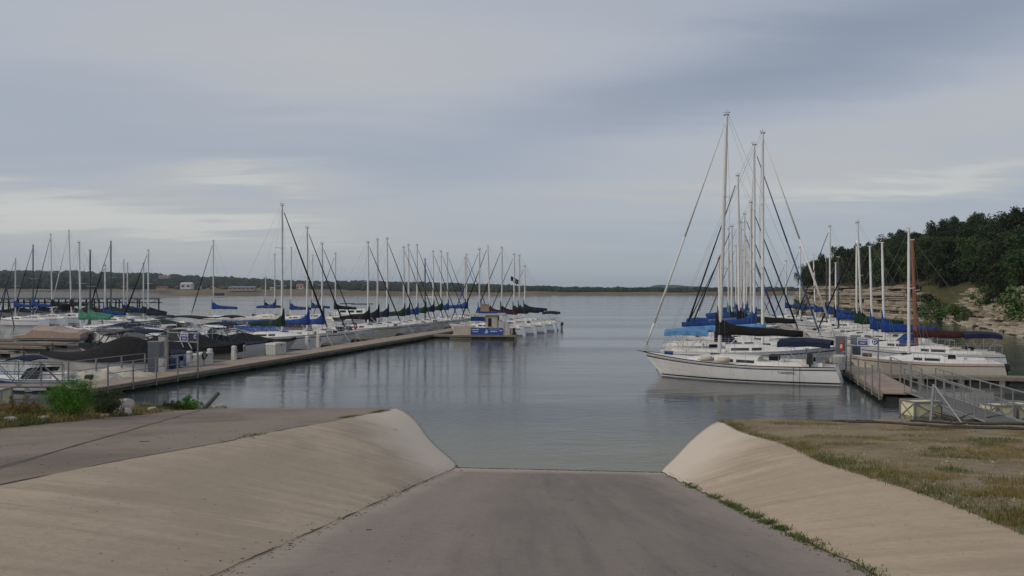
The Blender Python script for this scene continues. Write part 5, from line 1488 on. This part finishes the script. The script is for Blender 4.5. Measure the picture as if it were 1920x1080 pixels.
extinguisher(on_ldock(70.5, 2.2), RZL - 1.1, 'red fire extinguisher cabinet on a post on the left dock', 1.75)
extinguisher(on_rdock(47.2, 1.65), RZR - 1.9, 'red fire extinguisher cabinet beside the stern of the big sloop', 1.55)
def cabinet(p, rz, w, dp, h, label, m='cabinet', cat='cabinet'):
    t = empty('utility_cabinet', p, rz, label, cat)
    bevel(MB().box((0, 0, h / 2), (w, dp, h)).build('body', M[m], t), .02)
    MB().box((0, -dp / 2 - .006, h * .55), (w * .8, .012, h * .72)).build('door', M[m], t); MB().box((w * .3, -dp / 2 - .03, h * .55), (.03, .04, .14)).build('handle', M['galv'], t)
    MB().box((0, 0, h + .03), (w * 1.06, dp * 1.06, .06)).build('top', M['galv'], t)
    return t
cabinet(on_ldock(44.7, 2.35), RZL - 1.25, .72, .5, 1.65, 'tall slate grey utility cabinet on the left dock')
cabinet(on_ldock(45.4, 2.45), RZL - 1.25, .36, .36, 1.95, 'tall tan electric post beside the grey cabinet', 'beige', 'post')
cabinet(on_ldock(44.6, 1.85), RZL - 1.25, .34, .3, .78, 'short white meter box in front of the grey cabinet', 'white_box')
cabinet(on_rdock(48.6, 1.5), RZR - 1.8, .55, .45, 1.75, 'grey utility cabinet at the stern of the big sloop')
cabinet(on_rdock(49.6, .5), RZR - 1.8, .55, .45, 1.75, 'second grey utility cabinet right of the red extinguisher')
t = empty('trash_can', on_rdock(46.0, 1.95), 0, 'white lidded drum at the stern of the big sloop', 'drum')
MB().tube((0, 0, 0), (0, 0, .75), .30, .36, 14).build('can', M['white_box'], t, smooth=False); MB().tube((0, 0, .75), (0, 0, .84), .38, .30, 14).build('lid', M['white_box'], t)
for i, (px, d, lab) in enumerate(((344, 47.3, 'left blue plastic barrel by the dock rails'), (364, 48.6, 'right blue plastic barrel by the dock rails'))):
    q = on_ldock(d, 3.1); tb = empty('barrel', (q.x, q.y, .15), 0, lab, 'barrel')
    MB().tube((0, 0, 0), (0, 0, .25), .27, .30, 12).tube((0, 0, .25), (0, 0, .65), .30, .30, 12).tube((0, 0, .65), (0, 0, .88), .30, .26, 12).build('drum', M['stripe_blue'], tb, smooth=False); MB().tube((.1, 0, .88), (.1, 0, .92), .04, n=8).build('bung', M['white_box'], tb)

# railings and sign frames at the dock entrances
def railing(name, pts, h, label, rails=(1.0, .55), post_r=.045, toe=0.0):
    t = empty(name, pts[0], 0, label, 'railing'); o = Vector(pts[0])
    for p in pts: MB().tube(Vector(p) - o - Vector((0, 0, .35)), Vector(p) - o + Vector((0, 0, h)), post_r, n=8).build('post', M['galv'], t)
    for k_ in rails:
        MB().path([Vector(p) - o + Vector((0, 0, h * k_)) for p in pts], .022, 6).build('rail', M['galv'], t)
    return t
railing('dock_railing', [on_ldock(d, -.10) for d in (38.2, 39.9, 41.6, 43.3, 45.0)], 1.08, 'galvanised railing along the water side of the left dock')
railing('dock_railing', [on_ldock(d, 2.5) for d in (38.6, 40.4, 42.2, 44.0)], 1.08, 'galvanised railing along the boat side of the left dock')
railing('dock_railing', [on_rdock(d, 1.70) for d in (35.7, 37.4, 39.2, 41.2, 43.6, 46.2)], 1.05, 'railing along the near edge of the right dock')
railing('dock_railing', [on_rdock(d, -.1) for d in (36.0, 38.0, 40.2, 42.4)], 1.05, 'railing along the far edge of the right dock')
def sign_frame(a, c, h, label, letter, txt, wd=.62, ph=.6, off=.1):
    a, c = Vector(a), Vector(c); ang = math.atan2(c.y - a.y, c.x - a.x); ln = (c - a).length
    t = empty('sign_frame', a, ang, label, 'sign')
    for x in (0, ln): MB().tube((x, 0, -.3), (x, 0, h), .045, n=8).build('post', M['galv'], t)
    MB().tube((0, 0, h - .04), (ln, 0, h - .04), .03, n=6).tube((0, 0, h - ph), (ln, 0, h - ph), .03, n=6).build('crossbar', M['galv'], t)
    ms = MB()
    for i in range(1, int(ln / .09)): ms.tube((i * .09, .0, h - ph), (i * .09, .0, h - .04), .004, n=3)
    for i in range(1, int(ph / .09)): ms.tube((0, 0, h - ph + i * .09), (ln, 0, h - ph + i * .09), .004, n=3)
    ms.build('mesh_infill', M['galv'], t)
    x = ln * .52 + off
    b_ = MB().box((x, -.05, h - ph * .52), (wd, .02, ph * .86)).build('sign_board', M['sign_blue'], t)
    MB().box((x, -.064, h - ph * .13), (wd * .96, .004, .03)).box((x - wd * .47, -.064, h - ph * .5), (.025, .004, ph * .78)).box((x + wd * .47, -.064, h - ph * .5), (.025, .004, ph * .78)).box((x, -.0645, h - ph * .92), (wd * .96, .004, .025)).build('border', M['letter'], b_)
    rot = Matrix.Rotation(R(90), 4, 'X')
    m1 = rot.copy(); m1.translation = (x, -.066, h - ph * .36); text_mesh('lettering', txt[0], wd * .20, M['letter'], b_, m1)
    m2 = rot.copy(); m2.translation = (x, -.066, h - ph * .66); text_mesh('lettering', txt[1], wd * .20, M['letter'], b_, m2)
    pl = MB().tube((ln - .16, -.045, h - .24), (ln - .16, -.06, h - .24), .17, n=16).build('letter_plate', M['sign_blue'], t)
    m3 = rot.copy(); m3.translation = (ln - .16, -.064, h - .24); text_mesh('lettering', letter, .30, M['letter'], pl, m3)
    return t
sign_frame(on_ldock(45.8, 2.42), on_ldock(45.2, .02), 2.2, 'tall frame with blue sign spanning the left dock entrance', 'C', ('MEMBERS', 'ONLY'), .66, .55, .15)
sign_frame(on_rdock(46.2, 1.55), on_rdock(45.0, .05), 1.92, 'tall frame with blue sign over the right dock entrance', 'D', ('MEMBERS', 'ONLY'), .66, .52, .05)

# gangways
def gangway(a, c, wd, h, bays, label, deckm='dockdeck', zig=True):
    a, c = Vector(a), Vector(c); d = (c - a); ln = d.length; u = d / ln; side = Vector((-u.y, u.x, 0)).normalized()
    t = empty('gangway', a, 0, label, 'gangway')
    rows = [[side * (wd / 2) * s_ + u * (ln * i / bays) for s_ in (-1, 1)] for i in range(bays + 1)]
    for i in range(bays):
        q = [rows[i][0], rows[i][1], rows[i + 1][1], rows[i + 1][0]]
        q = [v + u * (.01 if k_ < 2 else -.01) for k_, v in enumerate(q)]
        lo = [v - Vector((0, 0, .05)) for v in q]
        MB().add(lo + q, [(3, 2, 1, 0), (4, 5, 6, 7), (0, 1, 5, 4), (1, 2, 6, 5), (2, 3, 7, 6), (3, 0, 4, 7)]).build('deck_panel', M[deckm], t)
    up = Vector((0, 0, h))
    for s_ in (-1, 1):
        e = side * (wd / 2 + .04) * s_
        MB().tube(e, e + d, .04, n=6).build('bottom_chord', M['galv'], t)
        MB().tube(e + up, e + d + up, .028, n=7).build('handrail', M['galv'], t)
        MB().tube(e + up * .55, e + d + up * .55, .02, n=5).build('mid_rail', M['galv'], t)
        for i in range(bays + 1):
            p = e + d * (i / bays); MB().tube(p, p + up, .022, n=6).build('post', M['galv'], t)
        if zig:
            for i in range(bays):
                p, q = e + d * (i / bays), e + d * ((i + 1) / bays)
                if i % 2: p, q = p + up, q
                else: p, q = p, q + up
                MB().tube(p, q, .022, n=5).build('brace', M['galv'], t)
    return t
M['grating'] = mat('dark_deck_grating', (.12, .115, .11), .8, .2, 3, coords='World')
g0 = on_ldock(38.0, 1.4)
gangway((-27.5, 34.3, .95), (g0.x - .6, g0.y - .2, .52), 1.35, 1.05, 8, 'galvanised truss gangway from the left shore to the left dock')
g1 = on_rdock(35.3, .8)
gangway((17.45, 28.3, .36), (g1.x + .85, g1.y + .2, .52), 1.25, 1.05, 9, 'galvanised gangway from the right shore to the right dock', 'grating', zig=False)
def foam_float(p, rz, w, dp, h, label):
    t = empty('float_block', p, rz, label, 'float')
    bevel(MB().box((0, 0, h / 2), (w, dp, h)).build('block', M['cream_float'], t), .03)
    fr = MB()
    for x in (-w / 2, w / 2):
        for y in (-dp / 2, dp / 2): fr.box((x, y, h / 2), (.07, .07, h + .12))
    for z_ in (-.02, h + .03):
        for y in (-dp / 2 - .02, dp / 2 + .02): fr.box((0, y, z_), (w, .05, .06))
        for x in (-w / 2 - .02, w / 2 + .02): fr.box((x, 0, z_), (.05, dp, .06))
    fr.build('frame', M['galv'], t)
    y = -dp / 2 - .03
    MB().tube((-w / 2, y, 0), (w / 2, y, h), .018, n=5).tube((-w / 2, y, h), (w / 2, y, 0), .018, n=5).build('brace', M['galv'], t)
    x = -w / 2 - .03
    MB().tube((x, -dp / 2, 0), (x, dp / 2, h), .018, n=5).tube((x, -dp / 2, h), (x, dp / 2, 0), .018, n=5).build('brace', M['galv'], t)
    return t
p = ad(1726, 32.4, -.10); foam_float(p, .15, 1.15, .9, .64, 'cream foam float in a steel frame left of the right gangway')
p = ad(1868, 31.0, -.12); foam_float(p, .1, .75, 1.0, .72, 'cream foam float just right of the right gangway')
p = ad(1908, 31.4, -.12); foam_float(p, .1, .75, 1.0, .70, 'cream foam float at the right edge of the photo')
p = ad(-8, 35.2, .05); foam_float(p, .1, .9, .9, .62, 'yellowish foam float under the left gangway at the photo edge')
# steel posts and hoses at the right landing
b = MB().tube((16.3, 28.3, -.2), (15.6, 29.6, 1.55), .035, n=6).tube((15.3, 29.3, -.2), (15.6, 29.6, 1.55), .05, n=6)
tag(b.build('anchor_post', M['galv']), 'leaning steel post frame beside the right gangway landing', 'post')
def hose(name, pts, r, label, m='rope'):
    P = []
    for (x, y) in pts: P.append(Vector((x, y, max(.02, ground_z(x, y)) + r)))
    Q = []
    for i in range(len(P) - 1):
        for k_ in range(6):
            q = P[i].lerp(P[i + 1], k_ / 6); q.x += .10 * nz(q.x * 1.3, q.y * 1.3, i); q.y += .12 * nz(q.x, q.y * 2, 3 + i); q.z = max(.02, ground_z(q.x, q.y)) + r; Q.append(q)
    return tag(MB().path(Q, r, 6).build(name, M[m]), label, 'hose')
hose('water_hose', [(12.2, 29.7), (13.2, 28.6), (15.0, 26.0), (16.5, 24.6), (18.5, 24.0)], .035, 'thick black hose lying across the right ground')
hose('water_hose', [(12.0, 29.4), (13.2, 28.2), (14.2, 26.2), (15.6, 24.8), (17.0, 23.6)], .03, 'second black hose nearer than the thick one')
hose('water_hose', [(12.0, 29.9), (12.6, 29.2), (13.3, 29.5), (12.8, 30.0)], .03, 'loop of black hose near the water on the right shore')
hose('water_hose', [(14.5, 29.2), (15.5, 28.0), (17.0, 27.2), (19.0, 26.4)], .04, 'black cable running to the right gangway landing')
def driftwood(px, d, label, seed):
    rn_ = random.Random(seed); p = ad(px, d); t = empty('driftwood', (p.x, p.y, max(0, ground_z(p.x, p.y)) + .04), 0, label, 'driftwood'); b_ = MB()
    for i in range(7):
        a = rn_.uniform(-.5, .5) + (math.pi if i % 2 else 0); ln = rn_.uniform(.5, 1.3); q = Vector((rn_.uniform(-.4, .4), rn_.uniform(-.2, .2), .03)); e_ = q
        for k_ in range(3):
            n_ = e_ + Vector((math.cos(a) * ln / 3, math.sin(a) * ln / 6, rn_.uniform(-.02, .14))); b_.tube(e_, n_, .035 - .008 * k_, .028 - .008 * k_, 5); e_ = n_
    b_.build('branch', M['drift'], t); return t
driftwood(1795, 29.4, 'tangle of dark driftwood branches by the right gangway', 2)

# ------------------------------------------------------------------ barge with cabin and banner at the end of the left dock
M['barge_cream'] = mat('weathered_cream_paint', (.46, .42, .35), .6, .10, 1.5, dirt=(.26, .23, .18))
bp = on_ldock(86.5, 0); hdg = HL_IN
t = empty('work_barge', (-3.45, 85.2, 0), HL_IN * .35, 'cream pontoon barge with open roof, cabin and blue banner', 'barge')
t.scale = (.68, .8, .93)
MB().box((.6, 0, .12), (9.4, 3.2, .5)).build('pontoon', M['timber'], t)
MB().box((.4, 0, .42), (9.2, 3.3, .10)).build('deck', M['barge_cream'], t)
MB().box((-2.4, -1.2, .95), (3.0, .5, .95)).box((-2.4, .8, .95), (3.0, .5, .95)).build('bench_locker', M['barge_cream'], t)
cab = MB().box((2.0, 0, 1.55), (1.9, 2.4, 2.2)).build('cabin', M['barge_cream'], t)
MB().box((1.75, -1.215, 1.85), (.5, .05, .95)).build('window', M['glass'], cab); MB().box((2.96, 0, 1.55), (.05, 1.2, 1.8)).build('door', M['far_dark'], cab)
MB().box((1.05, 0, 2.72), (6.2, 2.9, .14)).box((3.4, 0, 2.8), (1.2, 2.2, .1)).build('roof', M['barge_cream'], t)
rf = MB()
for x in (-1.9, -.4, 4.0):
    for y in (-1.3, 1.3): rf.tube((x, y, .45), (x, y, 2.68), .035, n=6)
rf.build('roof_post', M['galv'], t)
MB().add([(3.1, -1.3, 2.1), (4.6, -1.3, 1.45), (4.6, 1.3, 1.45), (3.1, 1.3, 2.1), (3.1, -1.3, 1.1), (4.6, -1.3, 1.1), (4.6, 1.3, 1.1), (3.1, 1.3, 1.1)], [(0, 1, 2, 3), (0, 4, 5, 1), (1, 5, 6, 2), (2, 6, 7, 3), (3, 7, 4, 0)]).build('windscreen', M['gel_gray'], t)
MB().box((-.1, -1.3, 2.25), (2.2, .06, .5)).build('side_curtain', M['blue'], t)
MB().box((3.6, 0, .78), (2.6, 3.2, .66)).build('hull', M['barge_cream'], t)
bn = MB().box((1.35, -1.70, .86), (5.0, .03, .78)).build('banner', M['banner_blue'], t)
mk = MB(); rn_ = random.Random(4)
for (x0, x1, z_, h_) in ((-1.0, .1, 1.05, .13), (-.8, .0, .82, .11), (1.9, 3.0, .86, .14), (1.75, 3.2, 1.12, .05), (3.3, 3.7, .95, .14)):
    x = x0
    while x < x1:
        w_ = rn_.uniform(.05, .12); mk.box((x + w_ / 2, -1.722, z_), (w_, .012, h_ * rn_.uniform(.7, 1))); x += w_ + .045
mk.build('banner_mark', M['letter'], bn)
MB().add([(1.0, -1.724, .66), (1.62, -1.724, .66), (1.48, -1.724, .72), (1.02, -1.724, .73), (1.15, -1.724, .75), (1.32, -1.724, 1.16), (1.36, -1.724, .75), (1.39, -1.724, .75), (1.38, -1.724, 1.05), (1.58, -1.724, .76)], [(0, 1, 2, 3), (4, 6, 5), (7, 9, 8)]).build('banner_sail_mark', M['letter'], bn)
bevel(MB().box((5.4, 0, .8), (.5, .5, .8), taper=.8).box((5.4, 0, .1), (.2, .2, 1.0)).build('outboard', M['black_plastic'], t), .05)
finger(on_ldock(84.9, 0.05), HL_IN * .55, 9.0, 1.0, 'low finger pier running in front of the cream barge')
t2 = empty('crate', (t.location.x + .55, t.location.y, 2.86), 0, 'brown box standing on the barge roof', 'crate')
MB().box((0, 0, .35), (.9, .7, .7)).build('box', M['far_wall'], t2); MB().box((0, 0, .72), (.96, .76, .05)).build('lid', M['timber'], t2)

# ------------------------------------------------------------------ covered slips at the far left
t = empty('covered_slips', (-92, 150, 0), 0, 'long open boat shed with flat grey metal roof at the left', 'boat shed')
xr0, xl0 = 28.3, -45.0      # local x range
vs = [(xl0, -5, 3.75), (xr0, -5, 3.75), (xr0, 5, 3.75), (xl0, 5, 3.75), (xl0, 0, 4.85), (xr0 - 6, 0, 4.85)]
M['shed_roof'] = mat('grey_metal_roof', (.15, .155, .15), .6, .12, .6, stretch=(6, .3, 1))
MB().add(vs, [(0, 1, 5, 4), (2, 3, 4, 5), (1, 2, 5), (3, 2, 1, 0), (0, 4, 3)]).build('roof', M['shed_roof'], t)
MB().box(((xr0 + xl0) / 2, -5.05, 3.66), (xr0 - xl0, .1, .3)).build('fascia_board', M['cabinet'], t)
po = None
for i in range(18):
    x = xr0 - .5 - i * 3.9
    for y in ((-4.6, 0, 4.6) if i > 1 else (-4.6,)):
        if po is None: o = MB().box((0, 0, 1.9), (.20, .20, 3.7)).build('post', M['far_dark'], t); po = o.data
        else: o = bpy.data.objects.new('post', po); COL.objects.link(o); o.parent = t
        o.location = (x, y, 0)
MB().box(((xr0 + xl0) / 2, 0, .4), (xr0 - xl0, 1.6, .3)).build('walkway', M['timber'], t)
MB().box(((xr0 + xl0) / 2, -4.4, 2.95), (xr0 - xl0, .12, .16)).build('beam', M['far_dark'], t)
for i in range(17):
    x = xr0 - .5 - i * 3.9
    for a_, c_ in ((0, -1.2), (-3.9, -2.7)): MB().tube((x + a_, -4.6, 3.6), (x + c_, -4.6, 2.95), .05, n=4).build('knee_brace', M['far_dark'], t)
for i, (px, d, m, ch, lab) in enumerate(((30, 145, 'black', .7, 'dark covered boat under the left part of the shed'), (75, 144, 'navy', .9, 'navy covered boat inside the boat shed'), (118, 146, 'black', 1.2, 'peaked black covered boat inside the boat shed'), (165, 144, 'maroon', .9, 'maroon covered boat inside the boat shed'), (205, 143, 'black', .9, 'black covered boat in the middle slips of the shed'), (240, 143, 'dkgreen', 1.0, 'green covered boat in the right slips of the shed'), (272, 144, 'navy', .8, 'navy covered boat in the last slip of the shed'))):
    p = ad(px, d); powerboat((p.x, p.y), HL_OUT + 1.2, 7.5, lab, 'gel_gray', F_=1.2, bowF=1.5, cover=m, cover_h=ch, outboard=False)
# a-frame hoists on the left
def aframe(px, d, top, label):
    h = zof(top, d); p = ad(px, d); t = empty('a_frame', (p.x, p.y, 0), 0, label, 'hoist frame')
    for x in (-1.1, 1.1): MB().tube((x, 0, .0), (0, 0, h), .07, n=6).build('leg', M['stripe_dk'], t)
    MB().tube((-.5, 0, h * .55), (.5, 0, h * .55), .05, n=6).build('crossbar', M['stripe_dk'], t); return t
aframe(12, 112, 538, 'dark A-frame at the left edge of the photo'); aframe(179, 98, 537, 'dark A-frame before the covered slips')
# ------------------------------------------------------------------ air
HZ = bpy.data.materials.new('haze_air'); HZ.use_nodes = True; t = HZ.node_tree; t.nodes.clear()
pvn = t.nodes.new('ShaderNodeVolumePrincipled'); pvn.inputs['Color'].default_value = (.62, .72, .85, 1); pvn.inputs['Density'].default_value = .00012
mo = t.nodes.new('ShaderNodeOutputMaterial'); t.links.new(pvn.outputs[0], mo.inputs['Volume'])
b = MB(); b.box((0, 1850, 27), (5200, 3900, 70))
tag(b.build('haze', HZ), 'thin pale haze over the lake', 'haze', kind='stuff')
